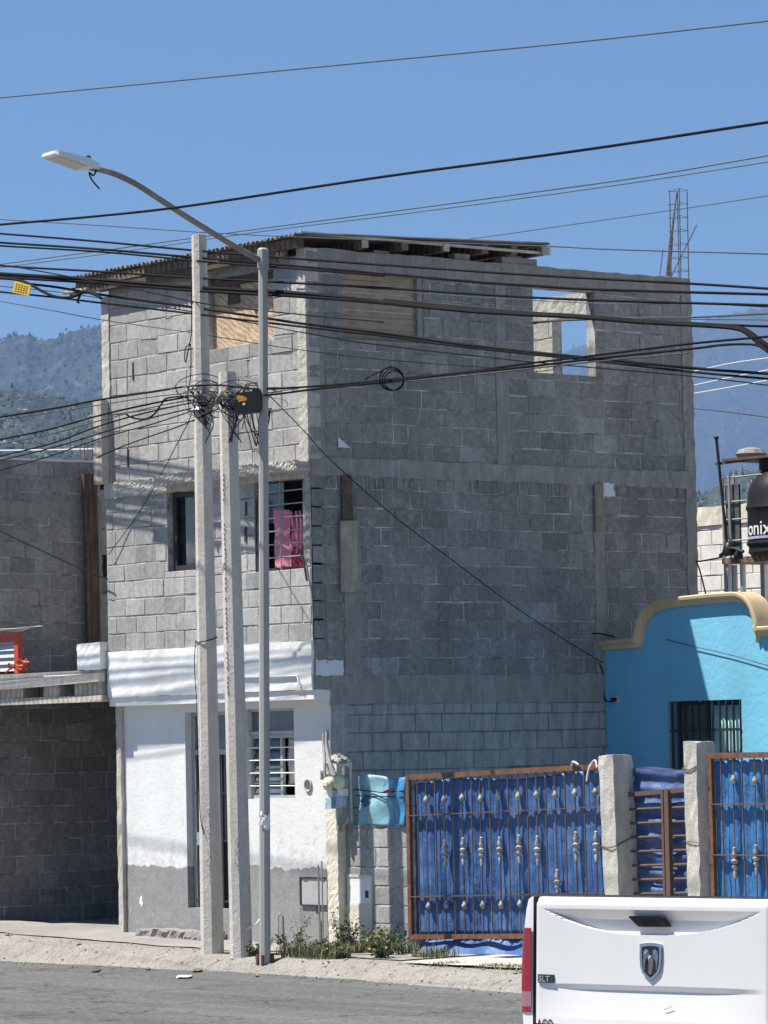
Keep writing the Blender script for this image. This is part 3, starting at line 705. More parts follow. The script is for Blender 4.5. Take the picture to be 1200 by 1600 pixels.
for dx, dy in ((0, 0), (.1, 0), (0, .12), (.1, .12)): mb.tube([(LX - .12 + dx, 1.76 + dy, 6.0), (LX - .12 + dx, 1.76 + dy, 6.28)], .006, 5)
mb.build('rebar', M['rust_dark'], ln)
rough_slab('column', ln, FX_(LX), 1.80, 1.99, 3.3, 5.3, -.12, .01, M['concrete'], 64, .012, .08, .006)
mb = MB(); mb.beam((LX + .12, 1.76, 3.28), (LX + .12, 1.73, 5.86), .20, .06, up=(1, 0, 0)); tag(mb.build('timber_post', M['board_dark']), 'dark brown timber post standing against the bare side wall above the carport roof', 'post')
block_wall('set_back_wall', ln, FX_(LX - .35), 2.0, 4.2, 3.3, 5.7, [(2.2, 2.45, 4.55, 4.85)], .15, 65)

cp = thing('carport', 'open carport with concrete roof edge and shaded block walls beside the white ground floor', 'carport', (-5.6, 2, 0))
mb = MB(); mb.box(LX + .01, XW - .02, -.28, 4.6, 3.10, 3.245); mb.build('roof_slab', M['concrete'], cp)
mb = MB(); mb.prism([(LX - .2, 3.015), (-3.99, 3.10), (-3.99, 3.205), (LX - .2, 3.13)], FY(-.34), -.06, .03); mb.build('fascia_board', M['concrete_pale'], cp)
mb = MB(); mb.box(LX + .01, -4.02, -.30, -.02, 2.862, 2.94); mb.build('front_beam', M['timber_pale'], cp)
for x0, x1 in ((-7.2, -5.75), (-5.3, -4.95), (-4.62, -4.05)):
    mb = MB(); mb.box(x0, x1, -.285, -.06, 2.942, 3.10); mb.build('packing_block', M['timber_pale'], cp)
mb = MB()
for y in (.6, 1.5, 2.4, 3.3): mb.box(LX + .01, XW - .03, y - .05, y + .05, 2.97, 3.09)
mb.build('joist', M['timber'], cp)
block_wall('back_wall', cp, FY(4.6), LX + .02, XW - .02, -.1, 3.1, [], .15, 66)
rough_slab('column', cp, FY(-.0), -4.10, -4.005, -.05, 2.86, -.3, .05, M['concrete_pale'], 67, .006, .1, .006)
rough_slab('roof_stub', cp, FY(-.30), G0(122, 1005, -.3)[0], -4.02, 3.25, G0(122, 1006, -.3)[1], -.2, .02, M['white_band'], 68, .008, .06, .004)
mb = MB(); mb.box(-5.2, -4.2, -.345, -.33, 3.19, 3.2); mb.build('drip_strip', M['white'], cp)
x0 = G0(-22, 1000, 0)[0]; x1 = G0(31, 1000, 0)[0]; za = 3.26; zb_ = G0(20, 990, 0)[1]
lw = thing('louvre_window', 'red framed louvre window standing loose on the carport roof', 'window', ((x0 + x1) / 2, .0, za))
mb = MB(); mb.box(x0, x0 + .08, -.03, .03, za, zb_); mb.box(x1 - .09, x1, -.03, .03, za, zb_); mb.box(x0 + .08, x1 - .09, -.028, .028, zb_ - .1, zb_); mb.build('frame', M['red'], lw)
mb = MB()
for i in range(5):
    z = za + .03 + i * .085; mb.add([(x0 + .08, -.02, z), (x1 - .09, -.02, z), (x1 - .09, .02, z + .08), (x0 + .08, .02, z + .08)], [(0, 1, 2, 3)])
mb.build('louvres', M['louvre'], lw)
mb = MB(); mb.grid(12, 4, lambda u, v: (x0 - .1 + u * (x1 - x0 + .38), -.12 + v * .3, zb_ + .03 + .03 * sin(u * 9) * (v - .3) + .04 * u)); tag(solid(mb.build('plastic_sheet', M['white'], None, 60), .004), 'crumpled white plastic sheet lying on the red louvre window', 'plastic sheet')
R = random.Random(8); mb = MB()
for i in range(9):
    c = Vector((x1 + .02 + R.uniform(-.06, .22), -.06 + R.uniform(-.05, .05), 3.27 + R.uniform(0, .12)))
    mb.tube(smooth_path([c + Vector((R.uniform(-.12, .12), R.uniform(-.04, .04), R.uniform(-.03, .08))) for _ in range(4)]), .012, 5)
tag(mb.build('red_rope', M['red'], None, 60), 'tangled red rope heaped beside the red louvre window', 'rope')

# ================================================================== blue house on the right
BY = 4.15
bh = thing('blue_house', 'sky blue rendered house with a curved tan parapet behind the gates', 'house', (3, 7, 0))
def B0(px, py): p = at(px, py, 1, BY); return p.x, p.z
prof = [(.02, 3.40)]
pts_px = [(1000, 998), (1008, 972), (1016, 958), (1030, 948), (1055, 942), (1100, 937), (1150, 933), (1164, 936), (1174, 944), (1181, 958), (1186, 975), (1187, 990)]
pb_ = [B0(*q) for q in pts_px]
par = [(.02, 3.40), (pb_[0][0], 3.41)] + pb_[1:] + [(pb_[-1][0] + .01, 3.47), (6.6, 3.47)]
wnd = (B0(1048, 1095)[0], B0(1158, 1090)[0], 1.35, B0(1050, 1096)[1])
mb = MB(); shell(mb, FY(BY), .02, 6.6, -.1, 3.30, [wnd], .16, 0)
n = len(par); mb.prism([(.02, 3.30)] + par + [(6.6, 3.30)], FY(BY), 0, -.16, 0)
mb.build('front_wall', M['bluehouse'], bh)
mb = MB()
def sweep(path, prof2):   # path in (x, z); profile (outward, up along the normal)
    N = len(path); nv = []
    for i in range(N):
        a = Vector(path[max(i - 1, 0)]); b = Vector(path[min(i + 1, N - 1)])
        if 0 < i < N - 1:
            d1 = (Vector(path[i]) - a).normalized(); d2 = (b - Vector(path[i])).normalized()
            nn = Vector((-(d1 + d2).y, (d1 + d2).x)).normalized(); s = 1 / max(.5, nn.dot(Vector((-d1.y, d1.x)))); nv.append(nn * s)
        else: d1 = (b - a).normalized(); nv.append(Vector((-d1.y, d1.x)))
    k = len(prof2)
    vs = [(path[i][0] + nv[i].x * p[1], BY - p[0], path[i][1] + nv[i].y * p[1]) for i in range(N) for p in prof2]
    fs = [(i * k + j, i * k + (j + 1) % k, (i + 1) * k + (j + 1) % k, (i + 1) * k + j) for i in range(N - 1) for j in range(k)]
    fs += [tuple(range(k)), tuple((N - 1) * k + j for j in range(k))]
    mb.add(vs, fs)
sm = [Vector((x, z)) for x, z in par]
dense = [sm[0], sm[1]] + [Vector((p.x, p.z)) for p in smooth_path([(x, 0, z) for x, z in par[1:-2]], 4)][1:] + [sm[-2], sm[-1]]
sweep([(p[0], p[1]) for p in dense], [(-.2, -.02), (.03, -.055), (.045, -.045), (.055, -.02), (.07, .0), (.10, .015), (.105, .045), (.085, .06), (-.2, .06)])
mb.build('cornice', M['trim'], bh, 35)
mb = MB(); mb.box(.02, 6.6, BY + .16, 9.5, 3.0, 3.2); mb.box(6.45, 6.6, BY + .16, 9.5, -.1, 3.0); mb.box(.02, 6.45, 9.35, 9.5, -.1, 3.0); mb.box(.02, .1, YB, 9.35, -.1, 3.0); mb.build('rear_volume', M['whiteblock'], bh)
w = window(bh, wnd[0] + .01, wnd[1] - .01, wnd[2], wnd[3] - .01, BY + .09, M['darkframe'], M['glass_grey'], 0, None, 0, .04, [(wnd[0] + wnd[1]) / 2 - .05])
mb = MB(); xm = (wnd[0] + wnd[1]) / 2 - .02
mb.grid(60, 4, lambda u, v: (xm + u * (wnd[1] - xm - .07), BY + .10 + .008 * sin(u * 62), wnd[2] + .1 + v * (wnd[3] - wnd[2] - .16))); solid(mb.build('curtain', M['curtain_aqua'], w, 60), .003)
mb = MB(); xr = [wnd[0] + .02 + (wnd[1] - wnd[0] - .04) * i / 10 for i in range(11)]
for x in xr: mb.box(x - .009, x + .009, BY - .01, BY + .012, wnd[2], wnd[3] - .005)
for z in (wnd[3] - .34, wnd[3] - .95): mb.box(wnd[0], wnd[1], BY - .016, BY - .011, z - .015, z + .015)
mb.build('grille', M['darkframe'], w)
mb = MB(); mb.box(wnd[0] - .03, wnd[0] + .0, BY - .012, BY - .002, 1.35, wnd[3]); mb.build('reveal', M['concrete'], w)
# upper storey, whitewashed blocks, set back behind the parapet
rh = thing('whitewashed_house', 'whitewashed block house standing behind the water tank and the blue house', 'house', (2, 10, 0))
HY = 9.7
ztop = at(1100, 793, 1, HY).z
block_wall('front_wall', rh, FY(HY), -5.5, 6.4, -.1, ztop - .25, [], .15, 71, mats=[M['whiteblock'], M['whitejoint']])
rough_slab('beam', rh, FY(HY), -5.5, 6.4, ztop - .25, ztop, -.16, .03, M['cream'], 72, .006, .1, .006)
mb = MB(); mb.box(-5.5, -5.36, HY + .15, 14, -.1, ztop - .1); mb.box(6.26, 6.4, HY + .15, 14, -.1, ztop - .1); mb.box(-5.36, 6.26, 13.8, 14, -.1, ztop - .1); mb.box(-5.36, 6.26, HY + .15, 13.8, ztop - .3, ztop - .15); mb.build('rear_volume', M['whiteblock'], rh)
# lamp socket and its lead
lf = thing('wall_socket', 'small round lamp socket with a loose lead on the shaded blue wall', 'lamp socket', (B0(965, 1093)[0], BY, B0(965, 1093)[1]))
mb = MB(); c = Vector((B0(965, 1093)[0], BY, B0(965, 1093)[1])); mb.lathe(c, [(.05, .0), (.05, .02), (.03, .035)], 14, axis=(0, -1, 0)); mb.build('rose', M['concrete_pale'], lf, 40)
mb = MB(); mb.lathe(c + Vector((0, -.03, 0)), [(.028, 0), (.024, .06), (.01, .065)], 12, axis=(0, -1, 0)); mb.build('socket', M['black'], lf, 40)
mb = MB(); mb.tube(smooth_path([B_ for B_ in [Vector((B0(px, py)[0], BY - .02 - dd, B0(px, py)[1])) for px, py, dd in ((963, 995, .0), (952, 990, .14), (940, 992, .16), (934, 1005, .16), (938, 1020, .16), (945, 1040, .05), (944, 1060, 0), (946, 1090, 0), (952, 1096, 0), (962, 1095, 0))]]), .009, 6); mb.build('lead', M['cable'], lf, 50)

# water tank on its stand
TY = 5.35
def T0(px, py): p = at(px, py, 1, TY); return p.x, p.z
xl, zd = T0(1150, 872)[0], T0(1160, 872)[1]
st = thing('tank_stand', 'steel platform on posts carrying the black water tank behind the blue parapet', 'stand', (xl + .6, TY, 3.2))
mb = MB(); mb.box(xl + .02, xl + 1.35, TY - .25, TY + .45, zd - .07, zd); mb.build('deck', M['timber'], st)
for i, (x, y) in enumerate(((xl + .06, TY - .2), (xl + 1.3, TY - .2), (xl + .06, TY + .4), (xl + 1.3, TY + .4))):
    mb = MB(); mb.box(x - .035, x + .035, y - .03, y + .03, 3.2, zd - .07); mb.build('leg', M['alu'], st)
tk = thing('water_tank', 'black rooftop water tank with white lettering on a steel stand', 'water tank', (xl + .75, TY + .1, zd))
tr = .56; tc = Vector((xl + .82, TY + .16, zd))
mb = MB(); mb.lathe(tc, [(tr - .06, .0), (tr - .02, .04), (tr - .03, .1), (tr, .14), (tr - .02, .2), (tr - .02, .52), (tr, .56), (tr - .02, .62), (tr - .03, .75), (tr - .07, .86), (tr - .15, .95), (tr - .19, .99), (tr - .17, 1.01), (tr - .17, 1.12), (.05, 1.13)], 40); mb.build('body', M['black'], tk, 40)
def tcyl(x, y, z, r=None):
    a = -pi / 2 - .62 + x / tr
    return tc + Vector(((tr - .008 + z) * cos(a), (tr - .008 + z) * sin(a), y))
mb = text_mesh('onix', .24, .004, lambda x, y, z: tcyl(x + .09, y + .235, z + .004)); mb.build('lettering', M['white'], tk)
mb = MB(); mb.grid(20, 1, lambda u, v: tcyl(.06 + u * .6, .19 + v * .03, .006)); mb.build('lettering_stripe', M['meterlabel'], tk)
cg = thing('tank_cover', 'dark square cover board weighted with a stone on top of the water tank', 'cover', (xl + .7, TY, zd + 1.15))
mb = MB(); mb.box(xl + .12, xl + 1.2, TY - .3, TY + .6, zd + 1.135, zd + 1.165); mb.build('board', M['board_dark'], cg)
mb = MB(); mb.beam((xl - .04, TY - .25, zd + 1.12), (xl + .5, TY - .2, zd + 1.14), .03, .03); mb.build('batten', M['board_dark'], cg)
mb = MB(); R = random.Random(3)
mb.lathe((xl + .40, TY - .1, zd + 1.165), [(.16, 0), (.19, .05), (.15, .10), (.05, .125)], 9); tag(mb.build('stone', M['stone'], None, 30), 'pale stone weighing down the cover of the water tank', 'stone')
gp = thing('guard_frame', 'thin steel cage around the left side of the water tank', 'frame', (xl, TY, zd))
mb = MB()
for x, y in ((xl + .03, TY - .22), (xl + .10, TY - .1), (xl + .16, TY - .24)): mb.tube([(x, y, zd), (x, y, zd + .98)], .016, 6)
for z in (.2, .45, .66, .95): mb.tube([(xl + .03, TY - .22, zd + z), (xl + 1.3, TY - .22, zd + z)], .010, 6)
mb.tube([(xl + .52, TY - .23, zd + .9), (xl + .75, TY - .23, zd + .35)], .012, 6)
mb.build('cage', M['galv'], gp)
mb = MB(); mb.box(xl + .05, xl + .28, TY - .20, TY - .17, zd + .06, zd + .86); mb.build('translucent_sheet', M['glass_grey'], gp)
a = T0(1146, 686); b = T0(1163, 855)
mb = MB(); mb.tube([(a[0], TY - .28, a[1]), (b[0], TY - .28, b[1])], .018, 7); mb.lathe((a[0], TY - .28, a[1]), [(.03, -.01), (.03, .02)], 8); tag(mb.build('standing_pipe', M['black']), 'black pipe leaning upright beside the water tank', 'pipe')
R = random.Random(6); mb = MB()
mb.lathe((xl + .22, TY - .32, zd + .02), [(.07, 0), (.085, .05), (.06, .13), (.03, .16)], 10); mb.lathe((xl + .36, TY - .34, zd), [(.05, 0), (.05, .06), (.02, .07)], 10, axis=(1, 0, .2)); mb.tube(smooth_path([(xl + .1, TY - .36, zd + .02), (xl + .3, TY - .36, zd + .1), (xl + .5, TY - .36, zd + .05)]), .02, 6)
tag(mb.build('pump', M['black'], None, 40), 'small black water pump on the tank platform', 'pump')
# drain pipes on the whitewashed wall
mb = MB()
for px in (1148, 1161):
    x, z = at(px, 900, 1, 5.25).x, 0; mb.tube([(x, 5.25, 3.2), (x, 5.25, zd - .08)], .035, 8)
tag(mb.build('downpipe', M['alu'], None, 50), 'pair of grey pipes running down the whitewashed upper wall', 'pipe')

# ================================================================== yard front: low wall, posts, gates
fw = thing('low_wall', 'low grey block wall beside the meters with an old banner above it', 'wall', (.8, 0, 0))
cab = (.315, .715, .525, .83)
block_wall('wall', fw, FY(0), .26, 1.352, -.1, 1.392, [cab], .14, 81)
mb = MB(); mb.box(cab[0] + .01, cab[1] - .01, -.012, .02, cab[2] + .01, cab[3] - .01); o = mb.build('panel_door', M['white'], fw)
mb = MB()
for a in ((cab[0] - .02, cab[0] + .01, cab[2] - .02, cab[3] + .02), (cab[1] - .01, cab[1] + .02, cab[2] - .02, cab[3] + .02), (cab[0] + .01, cab[1] - .01, cab[2] - .02, cab[2] + .01), (cab[0] + .01, cab[1] - .01, cab[3] - .01, cab[3] + .02)): mb.box(a[0], a[1], -.02, .015, a[2], a[3])
mb.build('panel_frame', M['cream'], fw)
mb = MB(); mb.box(cab[1] - .11, cab[1] - .05, -.0145, -.0125, cab[2] + .07, cab[2] + .15); mb.build('panel_slot', M['darkframe'], fw)
rough_slab('plaster_patch', fw, FY(0), .262, .72, -.05, .51, 0, .02, M['cream'], 82, .012, .06, .005)
bn0 = (G0(561, 1250)[0], 1.345)
mb = MB(); mb.grid(30, 16, lambda u, v: (bn0[0] + u * (bn0[1] - bn0[0]), -.01 + .02 * sin(u * 11 + v * 2) + .012 * sin(u * 5 - v * 9), 1.385 + v * (.545 + .02 * sin(u * 6))))
bn = thing('vinyl_banner', 'faded teal and blue vinyl banner tied above the low block wall', 'banner', (.95, 0, 1.4))
solid(mb.build('sheet', M['banner'], bn, 60), .004)
mb = MB(); c = (bn0[0] + .16, 1.66); mb.add([(c[0] - .09, -.04, c[1]), (c[0], -.045, c[1] - .08), (c[0] + .09, -.04, c[1]), (c[0], -.04, c[1] + .08)], [(0, 1, 2, 3)]); mb.build('diamond_mark', M['tarp'], bn)
mb = MB(); mb.prism([(bn0[1] - .36, 1.76), (bn0[1] - .28, 1.785), (bn0[1] - .16, 1.79), (bn0[1] - .19, 1.755), (bn0[1] - .3, 1.745)], FY(-.04), 0, .004); mb.build('red_mark', M['red'], bn)
mb = MB(); mb.tube([(bn0[0] - .02, -.035, 1.72), (1.35, -.035, 1.70)], .006, 5); mb.tube([(bn0[0] - .02, -.035, 1.79), (bn0[0] + .5, -.04, 1.75), (1.35, -.035, 1.77)], .006, 5); mb.build('cord', M['cable'], bn)

# meter pier
mp = thing('meter_pier', 'cream plastered pier with a crumbling top at the corner of the block house', 'pillar', (.2, -.1, 0))
rough_slab('pier', mp, FY(.05), .06, .265, -.05, 2.08, -.05, .17, M['cream'], 83, .007, .04, .0035)
mb = MB(); R = random.Random(9)
mb.grid(14, 10, lambda u, v: (.06 + .205 * u + R.uniform(-.012, .012), -.12 + .2 * v + R.uniform(-.012, .012), 2.07 + .115 * max(0, sin(pi * (.08 + .84 * u)) * sin(pi * (.08 + .84 * v))) ** .5 + R.uniform(-.016, .016)))
mb.build('crumbled_top', M['concrete_pale'], mp)
mb = MB()
mb.tube(smooth_path([(.375, -.08, 2.05), (.375, -.08, 1.60), (.365, -.09, 1.50), (.31, -.12, 1.40), (.30, -.13, 1.34)]), .034, 10); mb.build('downpipe', M['pvc'], mp, 50)
mb = MB(); mb.tube([(.40, -.05, 2.12), (.40, -.05, 1.36)], .012, 6); mb.tube([(.29, -.13, 2.06), (.36, -.13, 2.11)], .012, 6); mb.build('rod', M['pvc'], mp, 50)
mb = MB()
mb.tube(smooth_path([(-.06, -.03, 2.44), (-.03, -.06, 2.28), (.10, -.15, 2.10), (.15, -.19, 1.93)]), .017, 8); mb.tube(smooth_path([(-.01, -.03, 2.44), (.05, -.08, 2.25), (.22, -.17, 2.08), (.33, -.19, 1.94)]), .02, 8); mb.build('conduit', M['pvc'], mp, 50)
mb = MB(); mb.box(.05, .36, -.18, -.14, 1.985, 2.005); mb.box(.05, .07, -.18, -.14, 1.9, 1.985); mb.build('bracket', M['alu'], mp)
mb = MB(); mb.tube([(-.035, -.165, .02), (-.035, -.165, .95)], .012, 6); mb.tube([(.03, -.165, .02), (.03, -.165, 1.0)], .009, 6); mb.tube([(.0, -.18, .03), (.0, -.18, .34)], .02, 6); mb.build('ground_rod', M['pvc'], mp)
def meter(x, y, z, label, rr):
    m_ = thing('electric_meter', label, 'meter', (x, y, z), 'electric meters on the pier')
    mb = MB(); mb.lathe((x, y + .04, z), [(.075, 0), (.083, .03), (.083, .06)], 20, axis=(0, -1, 0)); mb.build('base', M['alu'], m_, 40)
    mb = MB(); mb.lathe((x, y - .02, z), [(.078, 0), (.078, .025), (.070, .05), (.045, .066), (.0, .07)], 20, axis=(0, -1, 0)); mb.build('dome', M['meter'], m_, 50)
    mb = MB(); mb.box(x - .045, x + .045, y - .094, y - .085, z - .02, z + .02); mb.build('dial', M['curtain'], m_)
    mb = MB(); mb.box(x - .045, x + .045, y - .03, y + .05, z - .15, z - .07); mb.build('lower_box', M['white'], m_)
    mb = MB(); mb.box(x - .058, x + .05, y - .045, y + .02, z - .275, z - .15); mb.build('label_box', M['meterlabel'], m_)
meter(G0(512, 1226, -.24)[0], -.19, 1.855, 'cream electric meter nearer the round pipe hole in the wall', .1)
meter(G0(530, 1224, -.24)[0], -.20, 1.87, 'cream electric meter nearer the crumbling pier edge', .1)

# gate posts
def gpost(label, top, bot, w, dpt, ztop, seed, lean):
    t_ = thing('gate_post', label, 'gate post', (top[0], -.1, 0), 'concrete gate posts')
    def fn(u, z, d):
        k = (ztop - z); return (top[0] + u + lean * k, -.11 - d, z)
    R = random.Random(seed); mb = MB(); nz = 20
    ring = []
    for j in range(nz + 1):
        z = -.1 + (ztop + .1) * j / nz
        for (u, d) in ((0, 0), (.3, 0), (.7, 0), (1, 0), (1, .4), (1, 1), (.5, 1), (0, 1), (0, .5)):
            p = fn(u * w + R.uniform(-.007, .007), z + (R.uniform(-.012, .012) if j == nz else 0), -d * dpt + R.uniform(-.007, .007)); ring.append(p)
    fs = [(j * 9 + k, j * 9 + (k + 1) % 9, (j + 1) * 9 + (k + 1) % 9, (j + 1) * 9 + k) for j in range(nz) for k in range(9)] + [tuple(nz * 9 + k for k in range(9))]
    mb.add(ring, fs); mb.build('shaft', M['concrete_pale'], t_)
    return t_, fn
g1, fn1 = gpost('pale concrete gate post between the long blue gate and the narrow gate', (4.605, 2.12), 0, .215, .27, 2.125, 5, .035)
mb = MB(); mb.tube([fn1(-.01, 1.20, .012), fn1(.1, 1.18, .012), fn1(.222, 1.20, .012), fn1(.222, 1.30, -.27)], .006, 5); mb.build('tie_wire', M['rust_dark'], g1)
g2, fn2 = gpost('tall concrete gate post between the narrow gate and the light blue gate', (5.875, 2.23), 0, .185, .25, 2.24, 6, .006)
mb = MB(); mb.tube([fn2(-.01, 1.98, .012), fn2(.1, 1.96, .014), fn2(.195, 2.0, .012)], .008, 5); mb.tube([fn2(-.008, 1.26, .012), fn2(.195, 1.24, .012)], .005, 5); mb.build('tie_wire', M['rust_dark'], g2)

# gates
def baluster_mesh(mb, x, y, z, s=1.0):
    mb.lathe((x, y, z), [(r * s, h * s) for r, h in ((.008, -.17), (.018, -.165), (.026, -.10), (.014, -.075), (.034, -.05), (.036, -.03), (.02, -.012), (.044, .01), (.046, .03), (.02, .05), (.03, .07), (.034, .10), (.018, .14), (.024, .165), (.008, .18))], 8)
def gate(name, label, x0, x1, zb_, zt_, slope, tarp, step, specs, rails, y=-.0, drop=(), frame_right=True, mids=None, tz=None):
    g = thing(name, label, 'gate', ((x0 + x1) / 2, y, zb_))
    sl = lambda x: slope * (x - x0)
    mb = MB()
    mb.beam((x0, y, zt_), (x1, y, zt_ + sl(x1)), .04, .055); mb.beam((x0, y, zb_), (x1, y, zb_ + sl(x1)), .04, .05)
    mb.beam((x0 + .02, y, zb_ - .02), (x0 + .02, y, zt_ + .02), .055, .045, up=(0, 1, 0))
    if frame_right: mb.beam((x1, y, zb_ + sl(x1)), (x1, y, zt_ + sl(x1)), .045, .045, up=(0, 1, 0))
    mb.build('frame', M['rust'], g)
    for z in rails:
        mb = MB(); mb.beam((x0 + .03, y, z), (x1, y, z + sl(x1)), .055, .012); mb.build('rail', M['rust_dark'], g)
    n = int((x1 - x0 - .06) / step)
    R = random.Random(len(name) + n)
    for i in range(1, n + 1):
        x = x0 + .02 + i * step
        if x > x1 - .03: break
        lean = R.uniform(-.01, .01); bx = lambda z: x + lean * (z - zb_)
        mb = MB(); bot, top = zb_ + sl(x), zt_ + sl(x)
        if i % 2:   # twisted bar
            nz = 40; mb.tube([(bx(bot + (top - bot) * k / nz), y, bot + (top - bot) * k / nz) for k in range(nz + 1)], [.009 * (1 + .22 * sin(k * 2.1)) for k in range(nz + 1)], 5)
            mb.build('bar', M['rust_dark'], g, 60)
        else:
            mb.tube([(bx(bot), y, bot), (bx(top), y, top)], .008, 6); b_ = mb.build('bar', M['rust_dark'], g, 60)
            spec = specs(i)
            for (kind, z) in spec:
                mo = MB()
                if kind == 'b': z += R.uniform(-.012, .012); mo.lathe((bx(z + bot), y, z + bot), [(.008, -.04), (.022, -.028), (.033, -.008), (.033, .010), (.022, .026), (.01, .05)], 9)
                else: z += R.uniform(-.02, .02); baluster_mesh(mo, bx(z + bot), y, z + bot, R.uniform(.82, .92))
                mo.build('ornament', M['cast'], b_, 45)
    R2 = random.Random(n + 7)
    ph = [R2.uniform(0, 6) for _ in range(6)]
    ta, tb = tz or (zb_ + .03, zt_ - .06)
    def tf(u, v):
        x = x0 + .04 + u * (x1 - x0 - .05); z = ta + v * (tb - ta) + sl(x)
        d = .009 * sin(x * 61 + ph[0] + 1.2 * sin(v * 2.2 + ph[1]) + 2.5 * noise.noise(Vector((x * 2.3, v * .8, 4)))) + .009 * sin(x * 23 + ph[2] + v) + .012 * noise.noise(Vector((x * 9, z * 6, n)))
        sag = .02 * sin(x * 3.1 + ph[3]) * (v > .97)
        pull = -.025 * math.exp(-((z - rails[0] - sl(x)) / .05) ** 2) - (.02 * math.exp(-((z - rails[1] - sl(x)) / .05) ** 2) if len(rails) > 1 else 0)
        return (x, y + .052 + d * .95, z + sag)
    mb = MB(); mb.grid(int((x1 - x0) / .016), 44, tf)
    solid(mb.build('tarpaulin', tarp, g, 80), .003)
    return g
gx0, gz0, gz1 = 1.365, .185, 1.915
def spec1(i):
    k = i // 2; s = [('b', 1.465), ('b', .33)]
    if k == 1: return s
    if k == 8: return [('b', 1.465), ('s', .55)]
    return s + [('s', .90)]
gA = gate('long_gate', 'long rusty gate with cast ornaments and a blue tarpaulin behind its bars', gx0, 4.60, gz0, gz1, .030, M['tarp'], .1515, spec1, [1.50, .62])
# loose flap of tarpaulin lying below the gate
mb = MB(); mb.grid(50, 8, lambda u, v: (1.55 + u * 3.0, .06 + .02 * sin(u * 30) + .05 * v - .12 * (1 - v) * (1 + .3 * sin(u * 11)), .0 + .19 * v + .04 * u + .012 * sin(u * 23)))
tag(solid(mb.build('tarp_flap', M['tarp'], None, 70), .004), 'loose strip of blue tarpaulin spread on the ground under the long gate', 'tarpaulin')
mb = MB(); mb.tube(smooth_path([(4.35, -.05, 1.86), (4.42, -.07, 2.0), (4.5, -.06, 2.07), (4.55, -.08, 2.0)]), .012, 6); mb.tube(smooth_path([(4.1, -.03, 2.02), (4.15, -.05, 2.06), (4.22, -.04, 2.03)]), .012, 6)
tag(mb.build('rope_tie', M['cable_white'], None, 60), 'pale rope ends knotted to the top of the long gate by the concrete post', 'rope')
def spec2(i):
    return [('b', 1.60), ('s', .80 if i % 4 else .83), ('b', .12)]
gC = gate('light_gate', 'rusty gate with a faded light blue tarpaulin beside the tallest gate post', 6.13, 8.6, .25, 2.10, .0, M['tarp_light'], .1515, spec2, [1.62, 1.12])
# narrow gate of horizontal tubes between the posts
gB = thing('narrow_gate', 'narrow gate of brown horizontal tubes with a navy tarpaulin between two concrete posts', 'gate', (5.3, .12, .3))
yB = .10
mb = MB(); mb.beam((4.80, yB, 1.715), (5.87, yB, 1.775), .04, .045); mb.beam((4.80, yB, .28), (5.87, yB, .30), .04, .045)
mb.beam((4.80, yB, .26), (4.80, yB, 1.72), .045, .045, up=(0, 1, 0)); mb.beam((5.86, yB, .28), (5.86, yB, 1.78), .045, .045, up=(0, 1, 0)); mb.beam((5.43, yB - .025, .26), (5.43, yB - .025, 1.76), .06, .05, up=(0, 1, 0)); mb.beam((5.36, yB - .02, .26), (5.36, yB - .02, 1.76), .03, .04, up=(0, 1, 0))
mb.build('frame', M['rust_dark'], gB)
mb = MB()
for i in range(9):
    z = .42 + i * .143; mb.tube([(4.81, yB - .005, z), (5.86, yB - .005, z + .03)], .014, 7)
mb.build('rail', M['rust_dark'], gB, 50)
mb = MB(); mb.grid(60, 60, lambda u, v: (4.80 + u * 1.07, yB + .085 + .02 * sin(v * 62 + 1.5 * sin(u * 4)) + .02 * noise.noise(Vector((u * 7, v * 12, 2))), .30 + v * 1.68 + .015 * sin(u * 7)))
solid(mb.build('tarpaulin', M['tarp_dark'], gB, 80), .003)

# ================================================================== poles
def facets(mb, pts, rs, facing, n=8):
    vs = [p + Vector((cos(facing + (k + .5) * 2 * pi / n) * r, sin(facing + (k + .5) * 2 * pi / n) * r, 0)) for p, r in zip(pts, rs) for k in range(n)]
    mb.add(vs, [(i * n + k, i * n + (k + 1) % n, (i + 1) * n + (k + 1) % n, (i + 1) * n + k) for i in range(len(pts) - 1) for k in range(n)] + [tuple((len(pts) - 1) * n + k for k in range(n))])
def octpole(name, label, px_top, px_bot, r0, r1, yrow, group='concrete poles in front of the block house'):
    b = at(px_bot[0], px_bot[1], 1, yrow); t = at(px_top[0], px_top[1], 1, yrow)
    o = thing(name, label, 'utility pole', (b.x, yrow, b.z - .1), group)
    mb = MB(); N = 30; R = random.Random(int(px_bot[0]))
    pts = [b.lerp(t, i / N) + Vector((0, 0, -.12 if i == 0 else 0)) for i in range(N + 1)]
    va = atan2((CAM - b).y, (CAM - b).x) - math.radians(24)
    facets(mb, pts, [r0 + (r1 - r0) * i / N for i in range(N + 1)], va)
    mb.build('shaft', M['pole_concrete'], o, 25)
    mb = MB(); mb.tube([t - Vector((0, 0, .01)), t + Vector((0, 0, .012))], r1 * .9, 8, rot=.15); mb.build('cap', M['concrete_pale'], o)
    return o, b, t
YP = -1.42
pA, bA, tA = octpole('utility_pole', 'tallest pale concrete pole with a strap clamp and wires looped round it', (311, 369), (332, 1490), .128, .084, YP)
pB, bB, tB = octpole('utility_pole', 'shorter concrete pole with stencilled marks standing between two taller poles', (355, 583), (377, 1492), .122, .098, YP)
def on_pole(b, t, k, r, ang): 
    p = b.lerp(t, k); return p + Vector((cos(ang) * r, sin(ang) * r, 0))
view_a = atan2((CAM - bA).y, (CAM - bA).x)
